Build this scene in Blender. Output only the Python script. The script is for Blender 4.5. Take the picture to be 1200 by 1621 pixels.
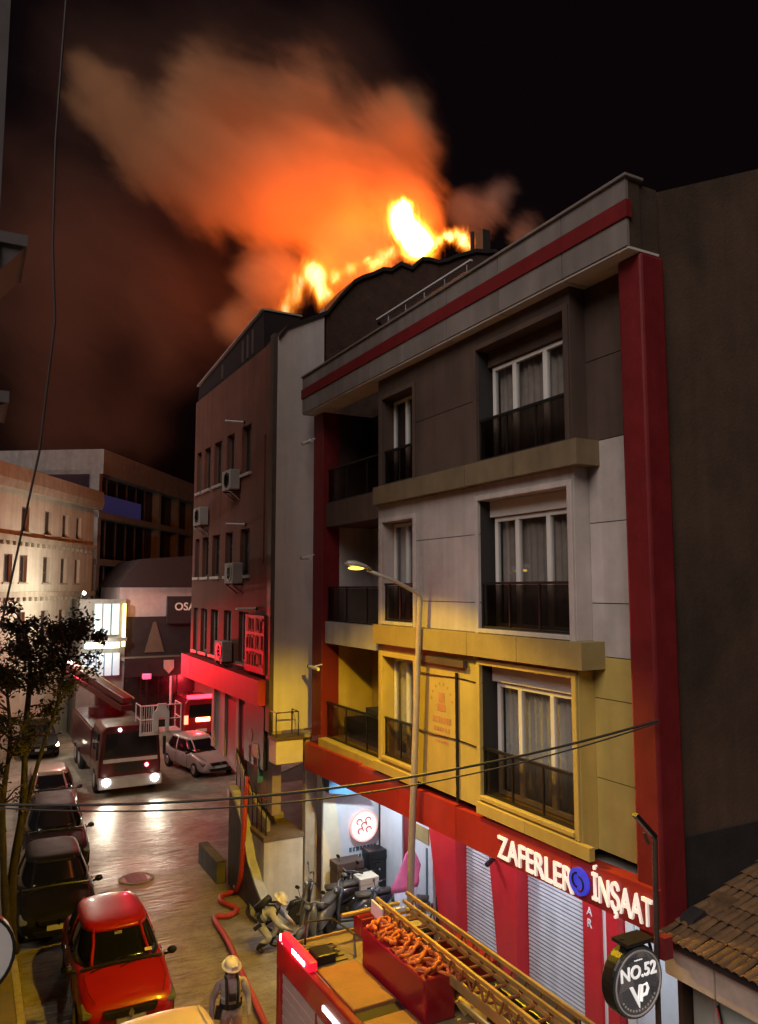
import bpy, bmesh, math, random
from math import sin, cos, pi, radians, sqrt
from mathutils import Vector, Matrix
random.seed(7)
S = bpy.context.scene
C = S.collection
for o in list(bpy.data.objects):
    bpy.data.objects.remove(o)

# ------------------------------------------------------------------ camera
cd = bpy.data.cameras.new('camera')
cam = bpy.data.objects.new('camera', cd)
C.objects.link(cam)
cd.sensor_fit = 'HORIZONTAL'
cd.sensor_width = 36.0
cd.lens = 36.0 * 1211 / 1200
cd.clip_start = 0.05
cd.clip_end = 2000
cam.location = (0, 0, 8.2)
cam.rotation_euler = (radians(90 + 5.7), 0, radians(-28.2))
S.camera = cam

# ------------------------------------------------------------------ world, sun, exposure
w = bpy.data.worlds.new('World')
S.world = w
w.use_nodes = True
nt = w.node_tree
nt.nodes.clear()
sky = nt.nodes.new('ShaderNodeTexSky')
sky.sky_type = 'NISHITA'
sky.sun_disc = False
sky.sun_elevation = radians(-4)
sky.sun_rotation = radians(230)
sky.dust_density = 3.0
bg = nt.nodes.new('ShaderNodeBackground')
bg.inputs['Strength'].default_value = 0.08
wo = nt.nodes.new('ShaderNodeOutputWorld')
ad = nt.nodes.new('ShaderNodeMix'); ad.data_type = 'RGBA'; ad.blend_type = 'ADD'; ad.inputs['Factor'].default_value = 1.0
nt.links.new(sky.outputs[0], ad.inputs['A']); ad.inputs['B'].default_value = (0.022, 0.004, 0.006, 1)   # town light caught by the night air
nt.links.new(ad.outputs['Result'], bg.inputs[0])
nt.links.new(bg.outputs[0], wo.inputs[0])

sl = bpy.data.lights.new('night_sky_glow', 'SUN')
sl.energy = 1.75
sl.angle = radians(40)
sl.color = (1.0, 0.87, 0.80)
so = bpy.data.objects.new('night_sky_glow', sl)
C.objects.link(so)
so.rotation_euler = Vector((0.70, 0.50, -0.80)).to_track_quat('-Z', 'Y').to_euler()

S.view_settings.view_transform = 'Standard'
S.view_settings.look = 'None'
S.view_settings.gamma = 1
S.view_settings.use_curve_mapping = False
S.view_settings.exposure = 0.0
S.render.engine = 'CYCLES'
cy = S.cycles
cy.use_denoising = True
cy.volume_step_rate = 1.0
cy.volume_max_steps = 160
cy.volume_bounces = 1
cy.max_bounces = 6
cy.diffuse_bounces = 3
cy.glossy_bounces = 3
cy.transparent_max_bounces = 12
cy.sample_clamp_indirect = 4.0
cy.sample_clamp_direct = 0.0
cy.caustics_reflective = False
cy.caustics_refractive = False

# ------------------------------------------------------------------ materials
def srgb(r, g, b):
    f = lambda c: (c / 255 / 12.92) if c / 255 <= 0.04045 else ((c / 255 + 0.055) / 1.055) ** 2.4
    return (f(r), f(g), f(b))

MATS = {}
def M(name, col, rough=0.7, metal=0.0, var=0.18, scale=2.5, bump=0.0, bscale=30.0, coat=0.0, emit=None, estr=0.0, spec=0.5, dirt=0.0, streak=0.0):
    """a procedural surface: base colour broken by two noises, optional relief, rain streaks and grime"""
    m = bpy.data.materials.new(name)
    m.use_nodes = True
    t = m.node_tree
    b = t.nodes['Principled BSDF']
    L = t.links.new
    geo = t.nodes.new('ShaderNodeNewGeometry')
    b.inputs['Roughness'].default_value = rough
    b.inputs['Metallic'].default_value = metal
    b.inputs['Coat Weight'].default_value = coat
    b.inputs['Coat Roughness'].default_value = 0.06
    b.inputs['Specular IOR Level'].default_value = spec
    n1 = t.nodes.new('ShaderNodeTexNoise')
    n1.inputs['Scale'].default_value = scale
    n1.inputs['Detail'].default_value = 6
    n1.inputs['Roughness'].default_value = 0.65
    L(geo.outputs['Position'], n1.inputs['Vector'])
    mr = t.nodes.new('ShaderNodeMapRange')
    mr.inputs['From Min'].default_value = 0.3
    mr.inputs['From Max'].default_value = 0.7
    mr.inputs['To Min'].default_value = 1 - var
    mr.inputs['To Max'].default_value = 1 + var
    L(n1.outputs[0], mr.inputs[0])
    fac = mr.outputs[0]
    if streak:
        mp = t.nodes.new('ShaderNodeMapping')
        mp.inputs['Scale'].default_value = (2.6, 2.6, 0.16)
        L(geo.outputs['Position'], mp.inputs[0])
        n2 = t.nodes.new('ShaderNodeTexNoise')
        n2.inputs['Scale'].default_value = 1.3
        n2.inputs['Detail'].default_value = 3
        L(mp.outputs[0], n2.inputs['Vector'])
        m2 = t.nodes.new('ShaderNodeMapRange')
        m2.inputs['From Min'].default_value = 0.28
        m2.inputs['From Max'].default_value = 0.72
        m2.inputs['To Min'].default_value = 1 - streak * 0.8
        m2.inputs['To Max'].default_value = 1.0
        L(n2.outputs[0], m2.inputs[0])
        mm = t.nodes.new('ShaderNodeMath')
        mm.operation = 'MULTIPLY'
        L(fac, mm.inputs[0]); L(m2.outputs[0], mm.inputs[1])
        fac = mm.outputs[0]
    oi = t.nodes.new('ShaderNodeObjectInfo')
    m3 = t.nodes.new('ShaderNodeMapRange')
    m3.inputs['To Min'].default_value = 1 - var * 0.35
    m3.inputs['To Max'].default_value = 1 + var * 0.35
    L(oi.outputs['Random'], m3.inputs[0])
    m4 = t.nodes.new('ShaderNodeMath')
    m4.operation = 'MULTIPLY'
    L(fac, m4.inputs[0]); L(m3.outputs[0], m4.inputs[1])
    vm = t.nodes.new('ShaderNodeVectorMath')
    vm.operation = 'SCALE'
    vm.inputs[0].default_value = col
    L(m4.outputs[0], vm.inputs['Scale'])
    L(vm.outputs[0], b.inputs['Base Color'])
    # roughness breakup
    m5 = t.nodes.new('ShaderNodeMapRange')
    m5.inputs['To Min'].default_value = max(0.02, rough - 0.12)
    m5.inputs['To Max'].default_value = min(1, rough + 0.12)
    L(n1.outputs[0], m5.inputs[0]); L(m5.outputs[0], b.inputs['Roughness'])
    if bump:
        nb = t.nodes.new('ShaderNodeTexNoise')
        nb.inputs['Scale'].default_value = bscale
        nb.inputs['Detail'].default_value = 4
        L(geo.outputs['Position'], nb.inputs['Vector'])
        bp = t.nodes.new('ShaderNodeBump')
        bp.inputs['Strength'].default_value = bump
        bp.inputs['Distance'].default_value = 0.02
        L(nb.outputs[0], bp.inputs['Height']); L(bp.outputs[0], b.inputs['Normal'])
    if emit:
        b.inputs['Emission Color'].default_value = (*emit, 1)
        b.inputs['Emission Strength'].default_value = estr
    MATS[name] = m
    return m

def glass(name, tint=(0.6, 0.62, 0.65), gloss=0.18, rough=0.03):
    m = bpy.data.materials.new(name)
    m.use_nodes = True
    t = m.node_tree
    t.nodes.clear()
    o = t.nodes.new('ShaderNodeOutputMaterial')
    tr = t.nodes.new('ShaderNodeBsdfTransparent')
    tr.inputs[0].default_value = (*tint, 1)
    gl = t.nodes.new('ShaderNodeBsdfGlossy')
    gl.inputs['Roughness'].default_value = rough
    lw = t.nodes.new('ShaderNodeLayerWeight')
    lw.inputs[0].default_value = 0.35
    ma = t.nodes.new('ShaderNodeMath')
    ma.operation = 'MULTIPLY_ADD'
    ma.inputs[1].default_value = 0.22
    ma.inputs[2].default_value = gloss
    t.links.new(lw.outputs['Fresnel'], ma.inputs[0])
    mx = t.nodes.new('ShaderNodeMixShader')
    t.links.new(ma.outputs[0], mx.inputs[0])
    t.links.new(tr.outputs[0], mx.inputs[1]); t.links.new(gl.outputs[0], mx.inputs[2])
    t.links.new(mx.outputs[0], o.inputs[0])
    MATS[name] = m
    return m

def glow(name, col, strength):
    m = bpy.data.materials.new(name)
    m.use_nodes = True
    t = m.node_tree
    b = t.nodes['Principled BSDF']
    b.inputs['Base Color'].default_value = (*[min(1, c) for c in col], 1)
    b.inputs['Emission Color'].default_value = (*col, 1)
    b.inputs['Emission Strength'].default_value = strength
    MATS[name] = m
    return m

def road_material():
    m = bpy.data.materials.new('wet_road')
    m.use_nodes = True
    t = m.node_tree
    L = t.links.new
    b = t.nodes['Principled BSDF']
    geo = t.nodes.new('ShaderNodeNewGeometry')
    n = t.nodes.new('ShaderNodeTexNoise'); n.inputs['Scale'].default_value = 0.45; n.inputs['Detail'].default_value = 8; n.inputs['Roughness'].default_value = 0.7
    L(geo.outputs['Position'], n.inputs['Vector'])
    f = t.nodes.new('ShaderNodeTexNoise'); f.inputs['Scale'].default_value = 45; f.inputs['Detail'].default_value = 5
    L(geo.outputs['Position'], f.inputs['Vector'])
    cr = t.nodes.new('ShaderNodeValToRGB')
    cr.color_ramp.elements[0].position = 0.32; cr.color_ramp.elements[0].color = (0.20, 0.178, 0.138, 1)
    cr.color_ramp.elements[1].position = 0.68; cr.color_ramp.elements[1].color = (0.43, 0.385, 0.30, 1)
    L(n.outputs[0], cr.inputs[0])
    mx = t.nodes.new('ShaderNodeMix'); mx.data_type = 'RGBA'; mx.blend_type = 'MULTIPLY'; mx.inputs['Factor'].default_value = 0.6
    L(cr.outputs[0], mx.inputs['A'])
    c2 = t.nodes.new('ShaderNodeValToRGB')
    c2.color_ramp.elements[0].position = 0.3; c2.color_ramp.elements[0].color = (0.45, 0.45, 0.45, 1)
    c2.color_ramp.elements[1].position = 0.7; c2.color_ramp.elements[1].color = (1.2, 1.2, 1.2, 1)
    L(f.outputs[0], c2.inputs[0]); L(c2.outputs[0], mx.inputs['B'])
    n4 = t.nodes.new('ShaderNodeTexNoise'); n4.inputs['Scale'].default_value = 2.3; n4.inputs['Detail'].default_value = 7; n4.inputs['Roughness'].default_value = 0.75
    L(geo.outputs['Position'], n4.inputs['Vector'])
    c4 = t.nodes.new('ShaderNodeValToRGB')
    c4.color_ramp.elements[0].position = 0.36; c4.color_ramp.elements[0].color = (0.50, 0.48, 0.45, 1)
    c4.color_ramp.elements[1].position = 0.58; c4.color_ramp.elements[1].color = (1.05, 1.05, 1.05, 1)
    L(n4.outputs[0], c4.inputs[0])
    mx2 = t.nodes.new('ShaderNodeMix'); mx2.data_type = 'RGBA'; mx2.blend_type = 'MULTIPLY'; mx2.inputs['Factor'].default_value = 0.8
    L(mx.outputs['Result'], mx2.inputs['A']); L(c4.outputs[0], mx2.inputs['B'])
    L(mx2.outputs['Result'], b.inputs['Base Color'])
    # water film: puddled patches are smooth, the rest is damp
    sx = t.nodes.new('ShaderNodeSeparateXYZ'); L(geo.outputs['Position'], sx.inputs[0])
    wet = t.nodes.new('ShaderNodeMapRange')
    wet.inputs['From Min'].default_value = 0.36; wet.inputs['From Max'].default_value = 0.60
    wet.inputs['To Min'].default_value = 0.62; wet.inputs['To Max'].default_value = 0.40
    n3 = t.nodes.new('ShaderNodeTexNoise'); n3.inputs['Scale'].default_value = 0.32; n3.inputs['Detail'].default_value = 6
    mp3 = t.nodes.new('ShaderNodeMapping'); mp3.inputs['Location'].default_value = (3.1, 7.7, 0)
    L(geo.outputs['Position'], mp3.inputs[0]); L(mp3.outputs[0], n3.inputs['Vector'])
    L(n3.outputs[0], wet.inputs[0]); L(wet.outputs[0], b.inputs['Roughness'])
    # running water ripples across the street
    mp = t.nodes.new('ShaderNodeMapping'); mp.inputs['Scale'].default_value = (0.55, 2.6, 1)
    mp.inputs['Rotation'].default_value = (0, 0, radians(-14))
    L(geo.outputs['Position'], mp.inputs[0])
    wv = t.nodes.new('ShaderNodeTexNoise'); wv.inputs['Scale'].default_value = 1.5; wv.inputs['Detail'].default_value = 5; wv.inputs['Distortion'].default_value = 1.8
    L(mp.outputs[0], wv.inputs['Vector'])
    b1 = t.nodes.new('ShaderNodeBump'); b1.inputs['Strength'].default_value = 0.42; b1.inputs['Distance'].default_value = 0.12
    L(wv.outputs[0], b1.inputs['Height'])
    b2 = t.nodes.new('ShaderNodeBump'); b2.inputs['Strength'].default_value = 0.35; b2.inputs['Distance'].default_value = 0.01
    L(f.outputs[0], b2.inputs['Height']); L(b1.outputs[0], b2.inputs['Normal'])
    L(b2.outputs[0], b.inputs['Normal'])
    MATS['wet_road'] = m
    return m

# ------------------------------------------------------------------ mesh helpers
class MB:
    def __init__(s):
        s.v = []; s.f = []
    def add(s, vs, fs):
        n = len(s.v)
        s.v += [tuple(p) for p in vs]
        s.f += [tuple(i + n for i in f) for f in fs]
        return s
    def box(s, x0, x1, y0, y1, z0, z1):
        v = [(x, y, z) for x in (x0, x1) for y in (y0, y1) for z in (z0, z1)]
        return s.add(v, [(0, 1, 3, 2), (4, 6, 7, 5), (0, 4, 5, 1), (2, 3, 7, 6), (0, 2, 6, 4), (1, 5, 7, 3)])
    def bar(s, p, q, wd, ht):
        """a rectangular bar from p to q"""
        p = Vector(p); q = Vector(q); d = (q - p).normalized()
        u = Vector((0, 0, 1)) if abs(d.z) < 0.95 else Vector((1, 0, 0))
        a = d.cross(u).normalized() * wd / 2
        b = d.cross(a).normalized() * ht / 2
        v = [e + i * a + j * b for e in (p, q) for i, j in ((-1, -1), (1, -1), (1, 1), (-1, 1))]
        return s.add(v, [(0, 1, 2, 3), (7, 6, 5, 4), (0, 4, 5, 1), (1, 5, 6, 2), (2, 6, 7, 3), (3, 7, 4, 0)])
    def cyl(s, p, q, r0, r1=None, n=12):
        r1 = r0 if r1 is None else r1
        p = Vector(p); q = Vector(q); d = (q - p).normalized()
        u = Vector((0, 0, 1)) if abs(d.z) < 0.95 else Vector((1, 0, 0))
        a = d.cross(u).normalized(); b = d.cross(a).normalized()
        v = []
        for e, r in ((p, r0), (q, r1)):
            for i in range(n):
                t = 2 * pi * i / n
                v.append(e + r * (cos(t) * a + sin(t) * b))
        fs = [(i, (i + 1) % n, n + (i + 1) % n, n + i) for i in range(n)]
        fs += [tuple(range(n))[::-1], tuple(range(n, 2 * n))]
        return s.add(v, fs)
    def tube(s, pts, r, n=8):
        pts = [Vector(p) for p in pts]
        rr = r if isinstance(r, (list, tuple)) else [r] * len(pts)
        v = []
        up = Vector((0, 0, 1))
        for i, p in enumerate(pts):
            d = (pts[min(i + 1, len(pts) - 1)] - pts[max(i - 1, 0)]).normalized()
            if abs(d.dot(up)) > 0.95: up = Vector((1, 0, 0)) if abs(d.x) < 0.9 else Vector((0, 1, 0))
            a = d.cross(up).normalized(); b = a.cross(d).normalized()
            up = b
            for k in range(n):
                t = 2 * pi * k / n
                v.append(p + rr[i] * (cos(t) * a + sin(t) * b))
        m = len(pts)
        fs = [(i * n + k, i * n + (k + 1) % n, (i + 1) * n + (k + 1) % n, (i + 1) * n + k) for i in range(m - 1) for k in range(n)]
        fs += [tuple(range(n))[::-1], tuple(range((m - 1) * n, m * n))]
        return s.add(v, fs)
    def prism(s, poly, axis, a, b):
        """poly: 2-D outline in the two remaining axes (in XYZ order)"""
        def P(q, h):
            return {'X': (h, q[0], q[1]), 'Y': (q[0], h, q[1]), 'Z': (q[0], q[1], h)}[axis]
        n = len(poly)
        v = [P(q, a) for q in poly] + [P(q, b) for q in poly]
        fs = [(i, (i + 1) % n, n + (i + 1) % n, n + i) for i in range(n)] + [tuple(range(n))[::-1], tuple(range(n, 2 * n))]
        return s.add(v, fs)
    def lathe(s, prof, c, axis='Z', n=20, ring=False):
        v = []
        for r, h in prof:
            for k in range(n):
                t = 2 * pi * k / n
                a, b = r * cos(t), r * sin(t)
                v.append({'Z': (c[0] + a, c[1] + b, c[2] + h), 'X': (c[0] + h, c[1] + a, c[2] + b), 'Y': (c[0] + a, c[1] + h, c[2] + b)}[axis])
        m = len(prof)
        fs = [(i * n + k, i * n + (k + 1) % n, (i + 1) * n + (k + 1) % n, (i + 1) * n + k) for i in range(m - 1) for k in range(n)]
        if ring: fs += [((m - 1) * n + k, (m - 1) * n + (k + 1) % n, (k + 1) % n, k) for k in range(n)]
        else: fs += [tuple(range(n))[::-1], tuple(range((m - 1) * n, m * n))]
        return s.add(v, fs)
    def sph(s, c, r, nu=14, nv=8):
        r = r if isinstance(r, (tuple, list)) else (r, r, r)
        v = [(c[0], c[1], c[2] - r[2])]
        for j in range(1, nv):
            ph = -pi / 2 + pi * j / nv
            for i in range(nu):
                t = 2 * pi * i / nu
                v.append((c[0] + r[0] * cos(ph) * cos(t), c[1] + r[1] * cos(ph) * sin(t), c[2] + r[2] * sin(ph)))
        v.append((c[0], c[1], c[2] + r[2]))
        fs = [(0, 1 + (i + 1) % nu, 1 + i) for i in range(nu)]
        for j in range(nv - 2):
            for i in range(nu):
                a = 1 + j * nu
                fs.append((a + i, a + (i + 1) % nu, a + nu + (i + 1) % nu, a + nu + i))
        a = 1 + (nv - 2) * nu
        fs += [(a + i, a + (i + 1) % nu, len(v) - 1) for i in range(nu)]
        return s.add(v, fs)
    def mesh(s, name, mat=None, smooth=False, off=(0, 0, 0)):
        me = bpy.data.meshes.new(name)
        me.from_pydata([(p[0] - off[0], p[1] - off[1], p[2] - off[2]) for p in s.v], [], s.f)
        bm = bmesh.new(); bm.from_mesh(me)
        bmesh.ops.recalc_face_normals(bm, faces=bm.faces)
        bm.to_mesh(me); bm.free()
        if mat: me.materials.append(MATS[mat] if isinstance(mat, str) else mat)
        if smooth:
            for p in me.polygons: p.use_smooth = True
        return me
    def build(s, name, mat, parent=None, smooth=False, bevel=0.0, sub=0, local=False):
        off = (0, 0, 0) if local or parent is None else wl(parent)
        o = put(name, s.mesh(name, mat, smooth, off), parent)
        if bevel:
            b = o.modifiers.new('bevel', 'BEVEL'); b.width = bevel; b.segments = 2; b.limit_method = 'ANGLE'
        if sub:
            d = o.modifiers.new('sub', 'SUBSURF'); d.levels = sub; d.render_levels = sub
        return o

def wl(o):
    v = Vector((0, 0, 0))
    while o is not None:
        v = v + o.location; o = o.parent
    return v
def put(name, me, parent=None, loc=(0, 0, 0), rot=None):
    o = bpy.data.objects.new(name, me)
    C.objects.link(o)
    o.parent = parent
    o.location = loc
    if rot: o.rotation_euler = rot
    return o
def tag(o, label, cat, group=None):
    o['label'] = label; o['category'] = cat
    if group: o['group'] = group
    return o
def struct(o, kind='structure'):
    o['kind'] = kind
    return o
def thing(name, label, cat, loc=(0, 0, 0), rz=0.0, group=None):
    o = put(name, None, None, loc, (0, 0, rz))
    return tag(o, label, cat, group)
def copy_tree(o, parent=None):
    c = o.copy(); C.objects.link(c); c.parent = parent
    for ch in list(o.children): copy_tree(ch, c)
    return c
def B(name, mat, parent, x0, x1, y0, y1, z0, z1, bevel=0.0):
    return MB().box(x0, x1, y0, y1, z0, z1).build(name, mat, parent, bevel=bevel)
def text_mesh(txt, size, depth, mat, off=0.0, align='LEFT'):
    cu = bpy.data.curves.new('txt', 'FONT')
    cu.body = txt; cu.size = size; cu.extrude = depth; cu.offset = off; cu.align_x = align
    cu.resolution_u = 3
    o = bpy.data.objects.new('txt', cu)
    C.objects.link(o)
    bpy.context.view_layer.update()
    me = bpy.data.meshes.new_from_object(o.evaluated_get(bpy.context.evaluated_depsgraph_get()))
    bpy.data.objects.remove(o)
    me.materials.clear(); me.materials.append(MATS[mat])
    return me
def text(name, txt, parent, pos, size, depth, mat, face='-X', off=0.0, align='LEFT', sx=1.0):
    """lettering standing on a surface; face is the way it looks"""
    me = text_mesh(txt, size, depth, mat, off, align)
    R = {'-X': Matrix(((0, 0, -1), (-1, 0, 0), (0, 1, 0))), '-Y': Matrix(((1, 0, 0), (0, 0, -1), (0, 1, 0)))}[face]
    me.transform((R @ Matrix.Diagonal((sx, 1, 1))).to_4x4())
    o = put(name, me, parent, Vector(pos) - (wl(parent) if parent else Vector()))
    return o
def smooth(pts, n=6):
    out = []
    P = [Vector(p) for p in pts]
    P = [P[0]] + P + [P[-1]]
    for i in range(1, len(P) - 2):
        for j in range(n):
            t = j / n
            a, b, c, d = P[i - 1], P[i], P[i + 1], P[i + 2]
            out.append(0.5 * ((2 * b) + (-a + c) * t + (2 * a - 5 * b + 4 * c - d) * t * t + (-a + 3 * b - 3 * c + d) * t ** 3))
    out.append(P[-2])
    return out
# ------------------------------------------------------------------ palette
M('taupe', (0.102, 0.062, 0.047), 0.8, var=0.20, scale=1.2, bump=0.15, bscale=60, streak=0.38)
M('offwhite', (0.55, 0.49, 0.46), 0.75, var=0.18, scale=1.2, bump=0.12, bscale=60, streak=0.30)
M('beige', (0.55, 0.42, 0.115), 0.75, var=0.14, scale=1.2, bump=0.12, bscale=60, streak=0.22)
M('band_stone', (0.32, 0.245, 0.095), 0.8, var=0.15, scale=2, bump=0.2, bscale=40, streak=0.2)
M('band_brown', (0.20, 0.145, 0.080), 0.8, var=0.2, scale=2, bump=0.2, bscale=40, streak=0.3)
M('parapet', (0.23, 0.195, 0.18), 0.75, var=0.16, scale=1.0, bump=0.1, bscale=50, streak=0.35)
M('soffit', (0.55, 0.50, 0.46), 0.8, var=0.1)
M('red_strip', (0.19, 0.011, 0.014), 0.55, var=0.16, streak=0.25, bump=0.1)
M('red_fascia', (0.42, 0.030, 0.022), 0.5, var=0.14, streak=0.2)
M('red_pillar', (0.50, 0.016, 0.024), 0.42, var=0.12, streak=0.15)
M('flank_grey', (0.074, 0.042, 0.025), 0.9, var=0.5, scale=0.45, bump=0.3, bscale=25, streak=0.3)
M('joint_dark', (0.03, 0.027, 0.024), 0.9)
M('window_white', (0.74, 0.71, 0.67), 0.45, var=0.08)
M('interior_dark', (0.035, 0.03, 0.027), 0.9)
M('curtain', (0.78, 0.74, 0.66), 0.9, var=0.1, scale=6)
M('curtain_dim', (0.50, 0.42, 0.36), 0.9, var=0.15, scale=6)
M('rail_metal', (0.05, 0.047, 0.043), 0.4, metal=0.7)
M('shutter_metal', (0.46, 0.47, 0.50), 0.5, metal=0.15, var=0.12, streak=0.2)
M('white_plastic', (0.72, 0.71, 0.70), 0.4, var=0.05)
M('white_board', (0.62, 0.66, 0.72), 0.55, var=0.08, streak=0.12)
M('cream_board', (0.72, 0.66, 0.50), 0.6, var=0.1)
M('blue_awning', (0.07, 0.22, 0.42), 0.6, var=0.2)
M('roof_dark', (0.055, 0.027, 0.018), 0.9, var=0.4, scale=3, bump=0.5, bscale=12)
M('black_plastic', (0.012, 0.012, 0.013), 0.35, var=0.1)
M('black_rubber', (0.016, 0.015, 0.015), 0.75, var=0.15)
M('steel', (0.32, 0.31, 0.30), 0.35, metal=0.8, var=0.1)
M('galvanised', (0.42, 0.41, 0.38), 0.5, metal=0.4, var=0.15)
M('pavement', (0.22, 0.20, 0.17), 0.75, var=0.25, scale=2, bump=0.3, bscale=25)
M('pavement_left', (0.21, 0.17, 0.085), 0.7, var=0.25, scale=2, bump=0.3, bscale=25)
M('kerb', (0.40, 0.36, 0.27), 0.75, var=0.2, scale=4, bump=0.3)
M('ground', (0.06, 0.055, 0.05), 0.85, var=0.3, bump=0.3)
M('concrete', (0.38, 0.34, 0.29), 0.85, var=0.18, scale=3, bump=0.3, bscale=30, streak=0.3)
M('print_red', (0.50, 0.05, 0.03), 0.7)
M('print_faint', (0.46, 0.22, 0.10), 0.8)
M('print_dark', (0.06, 0.12, 0.16), 0.7)
glass('pane_glass', (0.90, 0.91, 0.92), 0.05)
glass('rail_glass', (0.48, 0.42, 0.38), 0.06, 0.15)
glass('rail_glass_clear', (0.68, 0.62, 0.54), 0.06, 0.05)
glow('letter_white', (1.0, 0.90, 0.82), 0.50)
glow('logo_blue', (0.05, 0.06, 0.75), 0.45)
road_material()

# ------------------------------------------------------------------ ground, road, pavements
struct(MB().box(-250, 250, -200, 300, -0.4, -0.03).build('ground', 'ground'))
struct(MB().add([(-2, -12, 0), (7.15, -12, 0), (7.15, 19.2, 0), (10.2, 31, 0), (26, 44, 0), (26, 62, 0), (1, 62, 0), (1.35, 30, 0), (1.35, -12, 0)], [(0, 1, 2, 8), (2, 3, 7, 8), (3, 4, 5, 6, 7)]).build('road', 'wet_road'))
pv = struct(MB().box(-3, 1.2, -12, 60, -0.02, 0.12).build('pavement_left', 'pavement_left'))
for i in range(34):
    B('kerb_stone', 'kerb', pv, 1.204, 1.35, -8 + i * 1.6, -8 + i * 1.6 + 1.585, -0.02, 0.135, 0.012)
pr = struct(MB().box(7.16, 20, -12, 19.2, -0.02, 0.11).build('pavement_right', 'pavement'))
for i in range(19):
    B('kerb_stone', 'kerb', pr, 7.0, 7.156, -11 + i * 1.6, -11 + i * 1.6 + 1.585, -0.02, 0.125, 0.012)
struct(MB().add([(7.35, 19.22, 0), (20, 19.22, 0), (20, 31, 0), (10.0, 31, 0), (7.35, 19.22, .1), (20, 19.22, .1), (20, 31, .1), (10.0, 31, .1)], [(0, 3, 2, 1), (4, 5, 6, 7), (0, 1, 5, 4), (1, 2, 6, 5), (2, 3, 7, 6), (3, 0, 4, 7)]).build('pavement_hotel', 'pavement'))
kb = struct(MB().bar((6.95, 19.25, 0.045), (9.95, 31.0, 0.045), 0.55, 0.16).build('kerb_ramp', 'kerb'))

# manhole in the road
mh = thing('manhole_cover', 'round iron manhole cover in the wet road beside the red car', 'manhole cover', (4.62, 23.2, 0))
MB().lathe([(0.48, 0.0), (0.48, 0.022), (0.40, 0.024), (0.40, 0.0)], (4.62, 23.2, 0.004), n=28).build('ring', 'concrete', mh)
mhp = MB().lathe([(0.395, 0.0), (0.395, 0.018), (0.0, 0.018)], (4.62, 23.2, 0.004), n=28)
for i in range(-3, 4):
    mhp.box(4.62 - 0.28, 4.62 + 0.28, 23.2 + i * 0.09 - 0.02, 23.2 + i * 0.09 + 0.02, 0.02, 0.032)
mhp.build('cover', 'rail_metal', mh)

# ------------------------------------------------------------------ the apartment building on the right
ab = thing('apartment_building', 'three storey apartment block over shops with red corner strips and yellow lit first floor', 'building', (8.3, 13.0, 0))
B('wall', 'taupe', ab, 8.75, 20, 7.46, 15.05, 4.40, 12.86)
B('wall', 'taupe', ab, 9.70, 20, 15.052, 18.9, 4.40, 12.86)
B('wall', 'flank_grey', ab, 10.1, 20, 7.47, 18.85, 0.0, 4.398)
# gable flank (faces the camera side) and roof
gw = MB().prism([(8.42, 0.1), (20, 0.1), (20, 13.9), (14.2, 16.3), (8.42, 13.85)], 'Y', 7.38, 7.455).build('gable_wall', 'flank_grey', ab)
gw['label'] = 'dark grey rendered gable wall'
rf = MB().prism([(8.06, 13.25), (14.2, 16.28), (20.2, 13.25), (20.2, 13.05), (14.2, 16.05), (8.06, 13.05)], 'Y', 7.5, 18.92).build('roof', 'roof_dark', ab)
# parapet: panels above and below a red stripe
ys = [7.28, 8.6, 10.2, 11.8, 13.4, 15.0, 16.6, 17.8, 18.92]
for a, b in zip(ys[:-1], ys[1:]):
    B('panel', 'parapet', ab, 7.78, 7.83, a + 0.008, b - 0.008, 12.90, 13.30)
    B('panel', 'parapet', ab, 7.78, 7.83, a + 0.008, b - 0.008, 13.555, 13.88)
    B('soffit_panel', 'soffit', ab, 7.80, 8.40, a + 0.012, b - 0.012, 12.862, 12.897)
B('parapet_stripe', 'red_strip', ab, 7.755, 7.86, 7.26, 18.94, 13.302, 13.553)
B('parapet_core', 'flank_grey', ab, 7.832, 8.06, 7.3, 18.9, 12.898, 13.87)
B('parapet_return', 'flank_grey', ab, 8.062, 8.419, 7.32, 7.455, 12.862, 13.86)
B('coping', 'parapet', ab, 7.74, 8.1, 7.25, 18.95, 13.882, 13.93, 0.01)
# rooftop handrail
hr = MB()
for z in (16.16, 15.98, 15.80):
    hr.cyl((10.5, 15.0, z), (10.5, 20.0, z), 0.022 if z > 16.1 else 0.013, n=6)
for k in range(6):
    hr.cyl((10.5, 15.0 + k, 14.4), (10.5, 15.0 + k, 16.16), 0.018, n=6)
hr.build('roof_railing', 'steel', ab)
MB().bar((10.5, 14.8, 16.19), (10.5, 20.0, 16.24), 0.07, 0.04).build('rail_cap', 'white_plastic', ab)
# red corner strips
B('corner_strip', 'red_strip', ab, 8.02, 8.48, 7.28, 7.72, 3.62, 12.858, 0.04)
B('corner_strip', 'red_strip', ab, 8.12, 8.62, 18.28, 18.90, 4.22, 12.858, 0.02)

def panels(mat, X, X2, ylist, zlist, name='panel', gap=0.007):
    for ya, yb in zip(ylist[:-1], ylist[1:]):
        for za, zb in zip(zlist[:-1], zlist[1:]):
            B(name, mat, ab, X, X2, ya + gap, yb - gap, za + gap, zb - gap)

# column E at the right end: flat cladding panels, one colour per storey
B('wall', 'joint_dark', ab, 8.33, 8.748, 7.725, 8.70, 4.42, 12.86)
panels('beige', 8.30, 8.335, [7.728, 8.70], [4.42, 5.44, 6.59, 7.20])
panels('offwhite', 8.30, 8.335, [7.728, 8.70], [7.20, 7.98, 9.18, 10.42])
panels('taupe', 8.30, 8.335, [7.728, 8.70], [10.42, 11.68, 12.86])

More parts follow.
